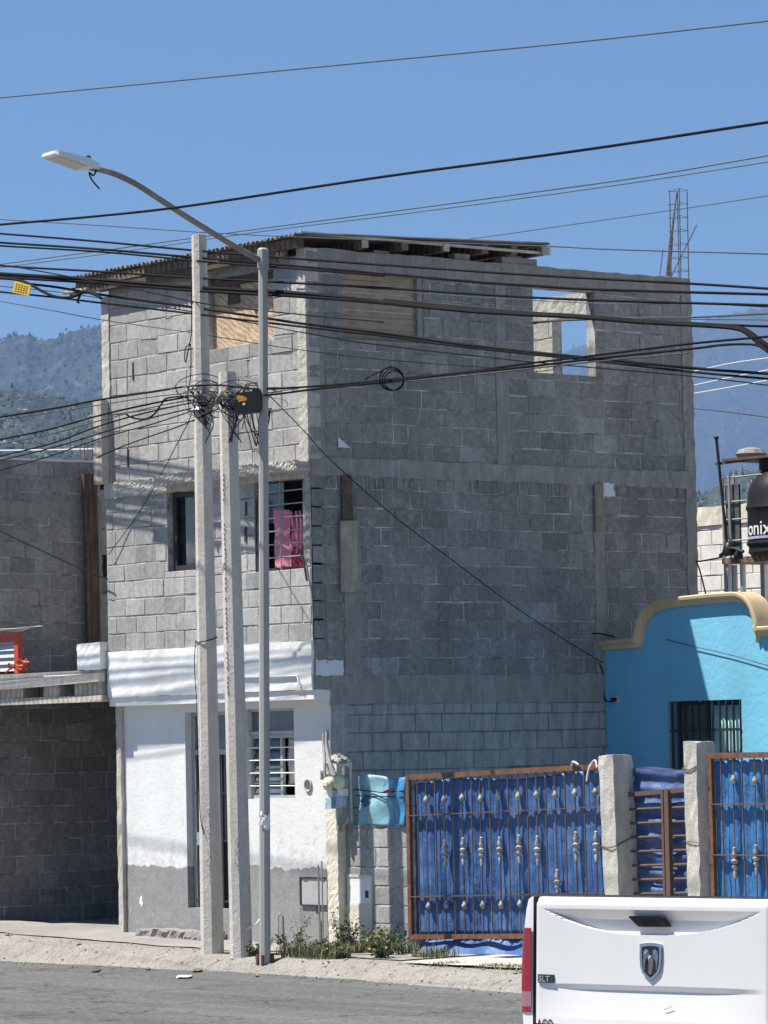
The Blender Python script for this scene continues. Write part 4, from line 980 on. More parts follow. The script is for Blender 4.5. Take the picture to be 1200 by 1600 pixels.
def scribble(b, t, k0, k1, r, a0, amp, n, seed, wd=.006):
    R = random.Random(seed); mb = MB(); pts = []
    for i in range(n + 1):
        k = k0 + (k1 - k0) * i / n; rr = r(k) + .003
        pts.append(on_pole(b, t, k, rr, a0 + R.uniform(-amp, amp)))
    mb.tube(smooth_path(pts, 4), wd, 4); return mb
rA = lambda k: .128 + (.084 - .128) * k
rB = lambda k: .122 + (.098 - .122) * k
mb = scribble(bA, tA, .10, .20, rA, view_a - .1, .2, 22, 3, .002); mb.build('graffiti', M['rust_dark'], pA)
mb = scribble(bB, tB, .15, .20, rB, view_a - .2, .2, 22, 4, .002); mb.build('graffiti', M['rust_dark'], pB)
mb = MB(); R = random.Random(14)
for i in range(46):      # stencilled marks up the edge of the shorter pole
    k = .44 + i * .0085
    if R.random() < .25: continue
    c = on_pole(bB, tB, k, rB(k) + .001, view_a - .75 + R.uniform(-.05, .05)); mb.box(c.x - .005, c.x + .004, c.y - .006, c.y + .005, c.z - R.uniform(.004, .014), c.z + .008)
tag(mb.build('stencil_marks', M['rust_dark'], pB), kind='stuff')
def band(b, t, k, r, wd, th=.004, tilt=0):
    c = b.lerp(t, k); mb = MB(); n = 20
    mb.tube([c + Vector((cos(2 * pi * i / n) * (r + th), sin(2 * pi * i / n) * (r + th), tilt * sin(2 * pi * i / n))) for i in range(n + 1)], wd, 5, cap=False); return mb
band(bA, tA, .435, rA(.435), .006, .006, .03).build('tie_wire', M['cable'], pA)
mb = MB(); mb.tube(smooth_path([on_pole(bA, tA, .435, rA(.435) + .01, view_a - 1.5), on_pole(bA, tA, .40, rA(.4) + .03, view_a - 1.45), on_pole(bA, tA, .33, rA(.33) + .01, view_a - 1.3), on_pole(bA, tA, .2, rA(.2) + .01, view_a - 1.0), on_pole(bA, tA, .165, rA(.16) + .008, view_a - .6)]), .005, 5); mb.build('loose_wire', M['cable'], pA)
mb = MB(); mb.tube(smooth_path([tA + Vector((-.06, -.07, -.35)), tA + Vector((-.07, -.08, -1.1)), tA + Vector((-.16, -.1, -1.25)), tA + Vector((-.13, -.12, -1.4)), tA + Vector((-.06, -.10, -1.2)), tA + Vector((-.08, -.09, -1.55)), tA + Vector((-.11, -.11, -1.75)), tA + Vector((-.09, -.11, -1.95))]), .006, 5); mb.build('loose_wire', M['cable'], pA)
mb = MB(); c = on_pole(bB, tB, .045, rB(.04), view_a + .6); mb.tube(smooth_path([c, c + RX * .10 + Vector((0, 0, .05)), c + RX * .16 + Vector((0, 0, .12)), c + RX * .24 + Vector((0, 0, .16))]), .012, 6); mb.build('cloth_tie', M['white'], pB, 60)
# street lamp
YL = -1.58
bL = at(414, 1496, 1, YL); tL = at(411, 402, 1, YL)
lp = thing('street_lamp', 'galvanised street lamp with a long arm and flat white head over the road', 'street lamp', (bL.x, YL, bL.z))
mb = MB(); N = 12; facets(mb, [(bL + Vector((0, 0, -.1))).lerp(tL, i / N) for i in range(N + 1)], [.060 - .010 * i / N for i in range(N + 1)], atan2((CAM - bL).y, (CAM - bL).x) - math.radians(28)); mb.build('post', M['galv'], lp, 25)
mb = MB()
for k in range(4):
    a = k * pi / 2 + .6; c = bL + Vector((cos(a) * .085, sin(a) * .085, 0)); mb.box(c.x - .014, c.x + .014, c.y - .014, c.y + .014, c.z - .08, c.z + .03)
mb.build('anchor_bolt', M['rust_dark'], lp)
arm_px = [(411, 408), (388, 397), (352, 376), (300, 344), (255, 315), (215, 289), (185, 274), (165, 267), (142, 262)]
N = len(arm_px); armp = []
for i, q in enumerate(arm_px):
    y = YL - 2.55 * i / (N - 1) * 1.0
    # every arm point lies in the vertical plane X = const through the post, reaching out over the road
    armp.append(at(q[0], q[1], 0, tL.x - .02 * i))
mb = MB(); mb.tube(smooth_path(armp, 5), .034, 8); mb.build('arm', M['arm'], lp, 50)
mb = MB(); mb.lathe(tL + Vector((0, 0, -.12)), [(.062, 0), (.062, .2), (.045, .22)], 8); mb.build('clamp', M['galv'], lp, 30)
e = armp[-1]; dr = (armp[-1] - armp[-2]); dr.z = 0; dr.normalize(); sd = Vector((-dr.y, dr.x, 0))
def L3(a, s, z): return e + dr * a + sd * s + Vector((0, 0, z + .20 * a))
mb = MB(); prof = [(-.08, .05, .0, .06), (.02, .08, -.02, .07), (.08, .17, -.03, .06), (.46, .165, -.01, .045), (.50, .15, .0, .03)]
vs = []; 
for a, w_, z0_, z1_ in prof: vs += [L3(a, -w_, z0_), L3(a, w_, z0_), L3(a, w_ * .9, z1_), L3(a, -w_ * .9, z1_)]
fs = [(i * 4 + k, i * 4 + (k + 1) % 4, (i + 1) * 4 + (k + 1) % 4, (i + 1) * 4 + k) for i in range(4) for k in range(4)] + [(0, 1, 2, 3), (16, 17, 18, 19)]
mb.add(vs, fs); hd = mb.build('lamp_head', M['white'], lp)
mb = MB(); mb.add([L3(.11, -.14, -.034), L3(.11, .14, -.034), L3(.44, .14, -.016), L3(.44, -.14, -.016)], [(0, 1, 2, 3)]); mb.build('diffuser', M['curtain'], hd)
mb = MB(); mb.lathe(L3(.03, 0, .05), [(.03, 0), (.03, .06), (.012, .075)], 10); mb.build('photocell', M['darkframe'], hd, 40)
mb = MB(); mb.tube(smooth_path([L3(-.05, .03, -.02), L3(0, .05, -.09), L3(.03, .02, -.06), L3(-.02, -.02, -.12), L3(-.10, 0, -.2)]), .009, 5); mb.build('loose_wire', M['cable'], hd)
mb = MB(); c = bL.lerp(tL, .195); a0 = view_a; R = random.Random(2)
mb.grid(6, 6, lambda u, v: c + Vector((cos(a0 - .9 + u * 1.8), sin(a0 - .9 + u * 1.8), 0)) * (.064 + .014 * abs(sin(u * 9 + v * 5))) + Vector((0, 0, -.08 + .15 * v + .03 * sin(u * 7)))); mb.build('plastic_wrap', M['white'], lp)

# ================================================================== cables
def cable(label, pts, r, mat='cable', plane=(1, -1.42), group='overhead cables', sub=6, name='overhead_cable'):
    P = []
    for q in pts:
        if isinstance(q, Vector): P.append(q)
        elif len(q) == 4: P.append(at(*q))
        else: P.append(at(q[0], q[1], *plane))
    path = smooth_path(P, sub)
    ends = [q if isinstance(q, Vector) else None for q in (pts[0], pts[-1])]
    xs_ = [None if isinstance(q, Vector) else q[0] for q in (pts[0], pts[-1])]
    # cables that leave the view run on towards the next poles
    if xs_[0] is not None and xs_[0] <= 0: d = (path[0] - path[2]).normalized(); path = [path[0] + d * 9 + Vector((0, 0, .35)), path[0] + d * 4 + Vector((0, 0, .08))] + path
    if xs_[1] is not None and xs_[1] >= 1200: d = (path[-1] - path[-3]).normalized(); d.z = max(d.z, -.25); path = path + [path[-1] + d * 5 + Vector((0, 0, .1)), path[-1] + d * 12 + Vector((0, 0, .5))]
    mb = MB(); mb.tube(path, r, 6)
    return tag(mb.build(name, M[mat], None, 60), label, 'cable', group)
HI = (1, -6.0)
cable('thin grey power line alone high in the sky above everything else', [(-60, 158), (0, 153), (300, 124), (600, 95), (900, 66), (1200, 33), (1260, 26)], .006, 'cable_grey', HI)
cable('thick black line crossing the sky just above the roof and the lamp arm', [(-60, 357), (0, 351), (150, 338), (300, 321), (600, 276), (900, 236), (1200, 191), (1260, 182)], .014, 'cable', (1, -3.2))
cable('upper strand of the greenish pair rising to the right above the roof', [(-60, 421), (0, 413), (200, 386), (400, 358), (600, 332), (800, 305), (1000, 277), (1200, 243), (1260, 233)], .009, 'cable_green', (1, 2.5))
cable('lower strand of the greenish pair rising to the right above the roof', [(-60, 426), (0, 418), (200, 392), (400, 363), (600, 338), (800, 312), (1000, 284), (1200, 253), (1260, 243)], .007, 'cable_green', (1, 2.6))
cable('thin line rising past the rebar at the far roof corner', [(640, 384), (760, 370), (900, 350), (1075, 325), (1200, 306), (1260, 296)], .006, 'cable_grey', (1, 9.0))
cable('thin grey line touching the front corner of the rusty roof from the left', [(-60, 339), (0, 343), (165, 353), (330, 364), (478, 371)], .006, 'cable_grey', (1, -.5))
cable('grey lead leaving the rear corner of the rusty roof to the right', [(478, 371), (660, 378), (858, 385), (960, 390), (1200, 397), (1260, 399)], .007, 'cable_grey')
cable('black cable sagging just below the roof edge, first of the bundle from the top', [(-60, 360), (0, 365), (150, 377), (300, 391), (475, 405), (600, 414), (835, 430), (1075, 443), (1200, 451), (1260, 455)], .014)
cable('upper strand of the black pair passing the top of the street lamp post', [(-60, 374), (0, 379), (150, 389), (300, 402), (475, 417), (600, 428), (750, 441), (925, 452), (1200, 460), (1260, 462)], .015)
cable('lower strand of the black pair passing the top of the street lamp post', [(-60, 379), (0, 384), (150, 393), (240, 401), (300, 407), (475, 421), (600, 431)], .013, 'cable', (1, -1.48))
cable('black cable below the lamp post top, just above the thick bundle', [(-60, 409), (0, 415), (60, 419), (150, 424), (300, 434), (475, 443), (600, 450), (750, 460), (900, 468), (1200, 477), (1260, 479)], .014)
cable('thin black lead parting from the cable above the thick bundle', [(30, 418), (80, 427), (150, 440), (240, 458), (330, 476), (475, 492), (600, 503)], .008, 'cable', (1, -1.50))
b0 = [(-60, 422), (0, 428), (150, 437), (300, 449), (475, 459), (600, 472), (750, 486), (900, 494), (1000, 502), (1090, 507), (1150, 512), (1172, 521), (1188, 533), (1215, 552)]
cable('thickest black cable bundle running across the third storey', b0, .026)
cable('second strand bound to the thickest bundle', [(x, y + (5 if x < 500 else 2)) for x, y in b0[:11]] + [(1172, 525), (1190, 541), (1215, 560)], .018, 'cable', (1, -1.46))
cable('black cable carrying on straight where the thick bundle bends down', [(600, 468), (750, 483), (900, 494), (1100, 506), (1200, 510), (1260, 511)], .013, 'cable', (1, -1.38))
cable('thick black loop hanging below the bundle beside the yellow tag', [(-60, 432), (0, 435), (30, 438), (50, 446), (68, 456), (85, 463), (105, 465), (122, 461), (132, 456), (150, 461), (158, 466)], .017, 'cable', (1, -1.5))
cable('black cable from the yellow tag sloping down across the boarded windows', [(40, 443), (90, 449), (155, 460), (300, 480), (415, 497), (475, 506), (600, 521), (700, 535), (800, 547), (950, 562), (1080, 575), (1200, 584), (1260, 588)], .016)
cable('black cable just under the one that slopes across the boarded windows', [(-60, 449), (0, 456), (80, 464), (155, 473), (300, 490), (475, 511), (600, 525), (700, 539), (825, 553), (950, 566), (1080, 581), (1200, 592), (1260, 597)], .013, 'cable', (1, -1.46))
cable('short black hook joining the hanging loop to the cable beneath it', [(127, 457), (124, 464), (121, 470), (123, 473)], .014, 'cable', (1, -1.5))
cable('thin greyish cable low in the bundle left of the block house', [(-60, 441), (0, 447), (80, 455), (160, 466), (300, 487), (475, 520), (600, 540), (835, 566), (1080, 588), (1200, 602)], .007, 'cable_grey', (1, -1.2))
cable('very thin wire falling from the sky at left across the third storey', [(-60, 464), (0, 471), (80, 485), (160, 500), (300, 520), (450, 544), (600, 562), (840, 580)], .005, 'cable_grey', (1, -1.0))
cable('pale wire standing in for sun glints across the shaded upper side wall', [(478, 440), (600, 453), (760, 465), (960, 475), (1076, 474), (1200, 480)], .005, 'cable_green')  # separate lighter wire drawn for the sun glints on a nearby cable
cable('pale thin wire crossing the rear upper opening', [(640, 470), (832, 487), (960, 497), (1200, 500)], .005, 'cable_grey')
# service cables through the pole tangle
def tang(px, py): return at(px, py, 1, -1.55)
cable('black service cable from the poles to the right with an upper course', [(-60, 664), (0, 652), (80, 639), (160, 624), (240, 612), (300, 603), (345, 602), (390, 607), (440, 607), (550, 599), (590, 595), (640, 590), (720, 582), (825, 568), (925, 556), (1080, 537), (1200, 526), (1260, 520)], .012, 'cable', (1, -1.56))
cable('black service cable from the closure box that bends down at the right edge', [(405, 618), (430, 616), (500, 607), (600, 597), (720, 583), (825, 573), (925, 561), (1080, 545), (1120, 540), (1150, 538), (1180, 539), (1195, 546), (1225, 566)], .013, 'cable', (1, -1.60))
cable('grey companion wire under the service cables right of the poles', [(420, 606), (550, 602), (700, 590), (830, 576), (930, 565), (1075, 552)], .008, 'cable_grey', (1, -1.5))
lefts = [((0, 656), (80, 645), (160, 632), (240, 620), (312, 612), 'thin', .006), ((0, 687), (80, 670), (160, 648), (240, 630), (312, 617), 'black', .011), ((0, 694), (80, 678), (160, 656), (240, 636), (315, 622), 'thin grey', .007), ((-10, 715), (80, 693), (160, 664), (240, 642), (318, 626), 'black', .009), ((-10, 722), (80, 700), (160, 676), (240, 652), (345, 628), 'dark', .008), ((0, 735), (80, 712), (160, 684), (240, 662), (318, 636), 'thin black', .007), ((150, 716), (190, 698), (240, 680), (290, 662), (355, 632), 'bare', .007)]
where = ['just under the uppermost wire to the far left', 'second dark line up the left side of the poles', 'grey line beside the second dark line', 'crossing the left neighbour wall top at the frame edge', 'reaching the shorter pole from the lower left', 'falling to the dark block wall at far left', 'from the pale corner board up to the shorter pole']
for (a, b, c, d, e_, nm, r_), wh in zip(lefts, where):
    cable('%s service wire %s' % (nm, wh), [a, b, c, d, e_], r_, 'cable' if 'grey' not in nm and nm != 'thin' else 'cable_grey', (1, -1.5))
cable('slack looped wire hanging between the corner board and the tallest pole', [(195, 645), (205, 652), (225, 655), (240, 648), (252, 632), (262, 622), (300, 618)], .010, 'cable', (1, -1.45))
cable('thin wire dropping diagonally across the second storey front', [(300, 640, 1, -1.3), (290, 668, 1, -.6), (225, 788, 1, -.25), (170, 866, 1, -.27)], .006, 'cable_grey')
cable('thin drop wire from the lamp post across the shaded wall to the blue house', [at(417, 614, 1, -1.6), at(470, 668, 1, -.9), (520, 722, 0, .25), (620, 810, 0, .3), (700, 870, 0, .3), (800, 945, 0, .25), (880, 998, 0, .2), at(941, 1035, 1, 4.1)], .0055, 'cable')
cable('thin dark wire sloping down in front of the left neighbour wall', [(-40, 800, 1, -.6), (0, 829, 1, -.5), (60, 858, 1, -.4), (130, 890, 1, -.3), (168, 905, 1, -.3)], .008, 'cable')
cable('thin wire passing in front of the sunlit blue wall', [(1040, 999, 1, 4.125), (1075, 1008, 1, 4.125), (1140, 1023, 1, 4.125), (1200, 1040, 1, 4.125), (1260, 1056, 1, 4.125)], .005, 'cable_grey')
cable('upper white wire of the far lines right of the block house', [(1085, 580, 1, 14), (1140, 568, 1, 14), (1200, 559, 1, 14), (1260, 549, 1, 14)], .008, 'cable_white')
cable('middle white wire of the far lines right of the block house', [(1070, 605, 1, 14), (1130, 592, 1, 14), (1200, 578, 1, 14), (1260, 566, 1, 14)], .008, 'cable_white')
cable('lowest white wire of the far lines right of the block house', [(1070, 617, 1, 14), (1130, 607, 1, 14), (1200, 594, 1, 14), (1260, 583, 1, 14)], .008, 'cable_white')
cable('thin dark wire far behind, lowest before the right mountain', [(1060, 636, 1, 14), (1130, 643, 1, 14), (1200, 652, 1, 14), (1260, 660, 1, 14)], .010, 'cable_grey')
cable('thin grey wire over the right mountain, above the thick bundle bend', [(830, 503, 1, -1), (980, 497, 1, -1), (1080, 496, 1, -1), (1200, 490, 1, -1), (1260, 487, 1, -1)], .010, 'cable_grey')
cable('white wire above the roof of the left neighbour house', [(-60, 705, 1, 9), (0, 704, 1, 9), (80, 703, 1, 9), (170, 701, 1, 9)], .014, 'cable_white')
cable('loose lead hanging down the whitewashed upper wall from the block house', [Vector((.03, 5.68, 4.42)), at(1100, 876, 1, 5.7), at(1130, 870, 1, 5.6), at(1155, 862, 1, 5.3)], .010, 'cable')
cable('loose lead dropping from the block house corner to the tan parapet', [Vector((.03, 5.68, 4.40)), at(1093, 890, 1, 5.75), at(1102, 925, 1, 5.6), at(1106, 940, 1, 5.0)], .010, 'cable')
# coil hung on the service cable
mb = MB(); c = at(612, 592, 1, -1.6); 
for k in range(3):
    ra, rb = .125 - .012 * k, .12 - .01 * k
    mb.tube([c + RX * (ra * cos(a) + .012 * k) + UZ * (rb * sin(a) - .01 * k) + FX * .02 * sin(a * 2 + k) for a in [2 * pi * i / 28 for i in range(29)]], .0065, 5)
mb.tube(smooth_path([c + RX * -.28 + UZ * .0, c + RX * -.12 + UZ * .08, c + UZ * .13]), .009, 5)
tag(mb.build('cable_coil', M['cable'], None, 60), 'spare coil of black cable hung on the service cable before the shaded wall', 'cable coil')
# tangle on the poles
R = random.Random(21); mb = MB()
ca = at(318, 618, 1, YP); cb = at(362, 622, 1, YP); cc = at(405, 622, 1, YP)
for k in range(40):
    c0 = (ca, cb, ca, cb, cc)[k % 5]
    ww = R.uniform(.10, .30); hh = R.uniform(.03, .15); cx = R.uniform(-.1, .1); cz = R.uniform(-.10, .08); a0 = R.uniform(0, 6); sp = R.uniform(2.5, 6)
    pts = [c0 + RX * (cx + ww * cos(a0 + sp * i / 9)) + UZ * (cz + hh * sin(a0 + sp * i / 9)) - FX * (.15 + R.uniform(-.03, .05)) for i in range(10)]
    mb.tube(smooth_path(pts, 3), R.choice((.004, .005, .007)), 5, m=R.choice((0, 1, 1, 2, 2)))
for k in range(26):    # leads bending from the poles downwards
    c0 = (ca, cb)[k % 2]; s = R.choice((-1, 1)); L = R.uniform(.15, .55)
    pts = [c0 + RX * R.uniform(-.2, .2) + UZ * R.uniform(-.05, .1) - FX * .15, c0 + RX * R.uniform(-.12, .16) - UZ * L * .5 - FX * .14, c0 + RX * R.uniform(-.05, .14) - UZ * L - FX * .14]
    mb.tube(smooth_path(pts, 5), R.choice((.005, .007)), 5, m=R.choice((0, 1, 1)))
for k in range(7):     # hanging loops between the box and the post
    x0, x1, dz = R.uniform(-.2, -.02), R.uniform(.0, .16), R.uniform(.25, .5)
    pts = [cc + RX * (x0 + (x1 - x0) * i / 8) - UZ * (.12 + dz * sin(pi * i / 8) * R.uniform(.85, 1.1)) - FX * .1 for i in range(9)]
    mb.tube(smooth_path(pts, 3), .006, 5, m=R.choice((0, 1)))
tag(mb.build('cable_tangle', [M['cable'], M['cable_grey'], M['pvc']], None, 60), 'tangle of black and grey wires wrapped round the poles beside the closure box', 'cable tangle')
for nm, c0, lb in (('clamp_bracket', ca, 'bright metal strap clamp on the tallest pole inside the wire tangle'),):
    o = tag(band(bA, tA, .755, rA(.755), .03, .01).build(nm, M['alu'], None, 60), lb, 'clamp')
bx = thing('splice_box', 'black cable closure box with orange print hung beside the shorter pole', 'cable box', at(390, 630, 1, -1.75))
c = at(388, 629, 1, -1.72); qx = (RX * .95 + FX * -.2).normalized(); 
def Bx(a, b, z): return c + qx * a + qx.cross(UZ) * b + UZ * (z + .05 * a)
mb = MB(); P8 = [(-.14, .0), (-.135, -.10), (-.11, -.115), (.12, -.115), (.145, -.09), (.15, .06), (.13, .11), (-.12, .11)]
mb.prism(P8, lambda u, w_, d: Bx(u, d, w_), -.07, .07); mb.build('case', M['black'], bx)
mb = MB(); mb.prism([(.05, .1), (.14, .1), (.13, .14), (.06, .14)], lambda u, w_, d: Bx(u, d, w_), -.05, .05); mb.build('lid_latch', M['black'], bx)
mb = MB(); mb.box(0, 0, 0, 0, 0, 0) if False else None
for (u, w_, a, b) in ((-.07, .055, .045, .018), (-.05, .025, .05, .014), (-.095, .07, .02, .012), (-.02, .035, .022, .02)):
    mb.add([Bx(u - a, .0725, w_ - b), Bx(u + a, .0725, w_ - b * .6), Bx(u + a * .8, .0725, w_ + b), Bx(u - a * .7, .0725, w_ + b * .8)], [(0, 1, 2, 3)])
mb.build('orange_print', M['orange'], bx)
mb = MB(); mb.add([Bx(-.045, .0725, -.03), Bx(-.02, .0725, -.03), Bx(-.02, .0725, -.005), Bx(-.045, .0725, -.005)], [(0, 1, 2, 3)]); mb.build('white_mark', M['white'], bx)
yt = thing('cable_tag', 'yellow square marker tag hanging on the cables at far left', 'cable tag', at(33, 452, 1, -1.5))
q4 = [at(x, y, 1, -1.53) for x, y in ((23, 439), (48, 446), (45, 462), (19, 457))]
mb = MB(); mb.add(q4 + [p + Vector((0, .008, 0)) for p in q4], [(0, 1, 2, 3), (7, 6, 5, 4), (0, 4, 5, 1), (1, 5, 6, 2), (2, 6, 7, 3), (3, 7, 4, 0)]); mb.build('plate', M['yellow'], yt)
mb = MB()
for k in range(4):
    v = .2 + k * .2; a = q4[0].lerp(q4[3], v); b = q4[1].lerp(q4[2], v)
    for j in range(5):
        s = a.lerp(b, .12 + j * .16); t2 = a.lerp(b, .12 + j * .16 + .10); mb.beam(s + Vector((0, -.003, 0)), t2 + Vector((0, -.003, 0)), .003, .010)
mb.build('small_print', M['rust_dark'], yt)
# ================================================================== rebar at the rear roof corner
rc = thing('rebar_column', 'bare reinforcing cage sticking up from the far roof corner of the block house', 'rebar', (0, 5.6, 7.87))
p = [at(1060, 430, 1, 5.62).x, at(1075, 430, 1, 5.62).x]
mb = MB(); hz = at(1066, 297, 1, 5.6).z
for x in p:
    for y in (5.5, 5.63): mb.tube([(x, y, 7.86), (x + .01, y, hz - (.02 if y > 5.6 else .0))], .007, 5)
mb.build('bars', M['steelbar'], rc)
mb = MB()
for k in range(7):
    z = 7.96 + k * .165; a, b = p[0] - .01, p[1] + .01
    mb.tube([(a, 5.49, z), (b, 5.49, z + .01), (b, 5.64, z), (a, 5.64, z + .01), (a, 5.49, z)], .004, 4)
mb.build('ties', M['steelbar'], rc)
mb = MB(); a = at(1044, 432, 1, 5.6); b = at(1049, 370, 1, 5.6); c = at(1058, 298, 1, 5.6)
mb.tube([a, b], [.03, .026], 6); mb.tube([b - (b - a) * .1, c], [.016, .008], 5); tag(mb.build('timber_stick', M['timber']), 'slim wooden stick leaning on the rebar cage of the far roof corner', 'stick')
mb = MB(); mb.tube([at(1049, 432, 1, 5.6), at(1089, 351, 1, 5.6)], .006, 5); mb.tube([at(1031, 430, 1, 5.6), at(1036, 390, 1, 5.6)], .006, 5); tag(mb.build('loose_rod', M['rust_dark']), 'loose bent steel rods beside the rebar cage', 'steel rod')

# ================================================================== ground
def nz(x, y, s, o=0): return noise.noise(Vector((x * s + o, y * s - o, o * 1.7)))
def curb(x): return -2.05 + .04 * x if x < 1.3 else -2.0 - .11 * (x - 1.3) * min(1, (x - 1.3) / 2) 
def walk_z(x, y):
    base = .02 + max(0, -x) * .018 + .004 * nz(x, y, 1.2)
    e = curb(x) + .07 * nz(x, 0, .9, 3)
    k = (y - e)                       # distance in from the road edge
    w = .62 + .12 * nz(x, 0, .5, 7)
    t = min(1, max(0, k / w)); t = t * t * (3 - 2 * t)
    rough = (1 - t) * t * 4
    lump = (.030 * nz(x, y, 5, 1) + .018 * nz(x, y, 12, 2) + .010 * nz(x, y, 26, 4)) * (.25 + rough)
    if k > w + .2: lump *= .2
    return -.16 + t * (.16 + base) + lump * (1 if k < w + .5 else .3)
mb = MB(); X0, X1, Y0, Y1 = -13., 13., -4.2, 6.2
mb.grid(860, 120, lambda u, v: (lambda x, y: (x, y, walk_z(x, y)))(X0 + (X1 - X0) * u, Y0 + (.35 - Y0) * v))
tag(mb.build('verge', M['dirt'], None, 180), kind='structure')
mb = MB()
mb.grid(500, 40, lambda u, v: (lambda x, y: (x, y, max(walk_z(x, y), .02 + max(0, -x) * .018) + .012 + .006 * nz(x, y, 3)))(-13 + 15.6 * u, -1.12 + .06 * nz(-13 + 15.6 * u, 0, 1.7, 5) * (1 - v) + 1.5 * v))
tag(mb.build('pavement', M['pave'], None, 180), kind='structure')
mb = MB(); mb.grid(160, 20, lambda u, v: (2.95 + 6 * u + .12 * (1 - v), -1.55 - .05 * u + .03 * nz(u * 6, 0, 3) * (1 - v) + 1.5 * v, .045 + .004 * nz(u * 6, v, 3))); tag(mb.build('driveway', M['concrete_pale'], None, 180), kind='structure')
mb = MB(); mb.box(-7.25, -4.0, .3, 4.6, -.1, .115); tag(mb.build('carport_floor', M['pave']), kind='structure')
mb = MB(); mb.box(.3, 13, .3, 6, -.2, .03); tag(mb.build('yard', M['pave']), kind='structure')
mb = MB(); mb.grid(60, 20, lambda u, v: (-40 + 110 * u, -30 + 28.8 * v, -.125 + .02 * (1 - v))); tag(mb.build('road', M['asphalt'], None, 180), kind='structure')
mb = MB(); mb.grid(40, 40, lambda u, v: (-12500 + 25000 * u, -12500 + 25000 * v, -.45)); tag(mb.build('ground', M['earth']), kind='structure')
mb = MB(); mb.box(-40, 70, -60, -29.9, -.4, .03); tag(mb.build('near_pavement', M['pave']), kind='structure')
# litter
def litter(px, py, w, h, label, mat, name, cat):
    c = at(px, py, 2, -.118); R = random.Random(px); mb = MB()
    mb.grid(4, 3, lambda u, v: c + RX * ((u - .5) * w) + FX * ((v - .5) * h) + UZ * (.004 + .012 * abs(sin(u * 5 + v * 3))))
    return tag(solid(mb.build(name, M[mat], None, 60), .003), label, cat)
litter(288, 1527, .15, .35, 'flat white scrap of paper on the asphalt below the three poles', 'white', 'paper_scrap', 'paper')
litter(150, 1517, .08, .5, 'small green leaf scrap on the asphalt at left', 'leaf', 'leaf_scrap', 'leaf')
litter(308, 1517, .10, .4, 'brown twig scrap on the edge of the asphalt beside the white paper', 'timber', 'twig', 'twig')
R = random.Random(31); mb = MB()
for i in range(420):
    x = R.uniform(-8, 9); k = R.uniform(-.25, 1.0) ** 1; y = curb(x) + k; s = R.uniform(.006, .02) * (1.8 if R.random() < .06 else 1)
    z = walk_z(x, y) if k > .05 else max(walk_z(x, y), -.12)
    c = Vector((x, y, z + s * .3)); a = R.uniform(0, 6)
    vs = [c + Vector((s * cos(a + q) * R.uniform(.7, 1.2), s * sin(a + q) * R.uniform(.7, 1.2), s * .1)) for q in (0, 1.6, 3.1, 4.7)] + [c + Vector((0, 0, s * .8)), c - Vector((0, 0, s))]
    mb.add(vs, [(0, 1, 4), (1, 2, 4), (2, 3, 4), (3, 0, 4), (1, 0, 5), (2, 1, 5), (3, 2, 5), (0, 3, 5)])
tag(mb.build('gravel', M['stone']), kind='stuff', label='loose pale stones along the dusty road edge')

# ================================================================== weeds
def blade(mb, c, h, lean, w, m, R):
    a = R.uniform(0, 2 * pi); d = Vector((cos(a), sin(a), 0)); s = Vector((-d.y, d.x, 0)) * w
    p1 = c + d * lean * .35 + UZ * h * .6; p2 = c + d * lean + UZ * h
    mb.add([c - s, c + s, p1 + s * .8, p1 - s * .8, p2], [(0, 1, 2, 3), (3, 2, 4)], m)
def leafquad(mb, c, L, R, m):
    d = Vector((R.gauss(0, 1), R.gauss(0, 1), R.gauss(0, .6))).normalized(); s = d.cross(Vector((R.gauss(0, 1), R.gauss(0, 1), R.gauss(0, 1)))).normalized() * L * .32
    mb.add([c, c + d * L * .5 + s, c + d * L, c + d * L * .5 - s], [(0, 1, 2, 3)], m)
def grass(name, label, spots, n, h0, h1, seed):
    R = random.Random(seed); mb = MB()
    for i in range(n):
        (xa, xb, ya, yb) = spots[R.randrange(len(spots))]; x = R.uniform(xa, xb); y = R.uniform(ya, yb)
        if nz(x, y, 1.8, 9) < -.12: continue
        blade(mb, Vector((x, y, max(walk_z(x, y), .0) + .005)), R.uniform(h0, h1), R.uniform(.01, .09), R.uniform(.003, .006), R.choice((0, 0, 1, 2, 2)), R)
    return tag(mb.build(name, [M['leaf'], M['leaf_dark'], M['straw']]), label, kind='stuff')
def gpx(px, py): return at(px, py, 2, .03)
grass('grass', 'scrubby grass along the foot of the low wall and verge', [(.55, 1.7, -1.25, -.15), (1.3, 2.6, -1.35, -.35), (.9, 2.9, -1.45, -.8), (.3, 1.2, -1.1, -.3)], 9500, .03, .16, 5)
grass('grass', 'thin dry grass strip in front of the long gate', [(3.6, 5.2, -1.6, -1.3)], 900, .02, .06, 6)
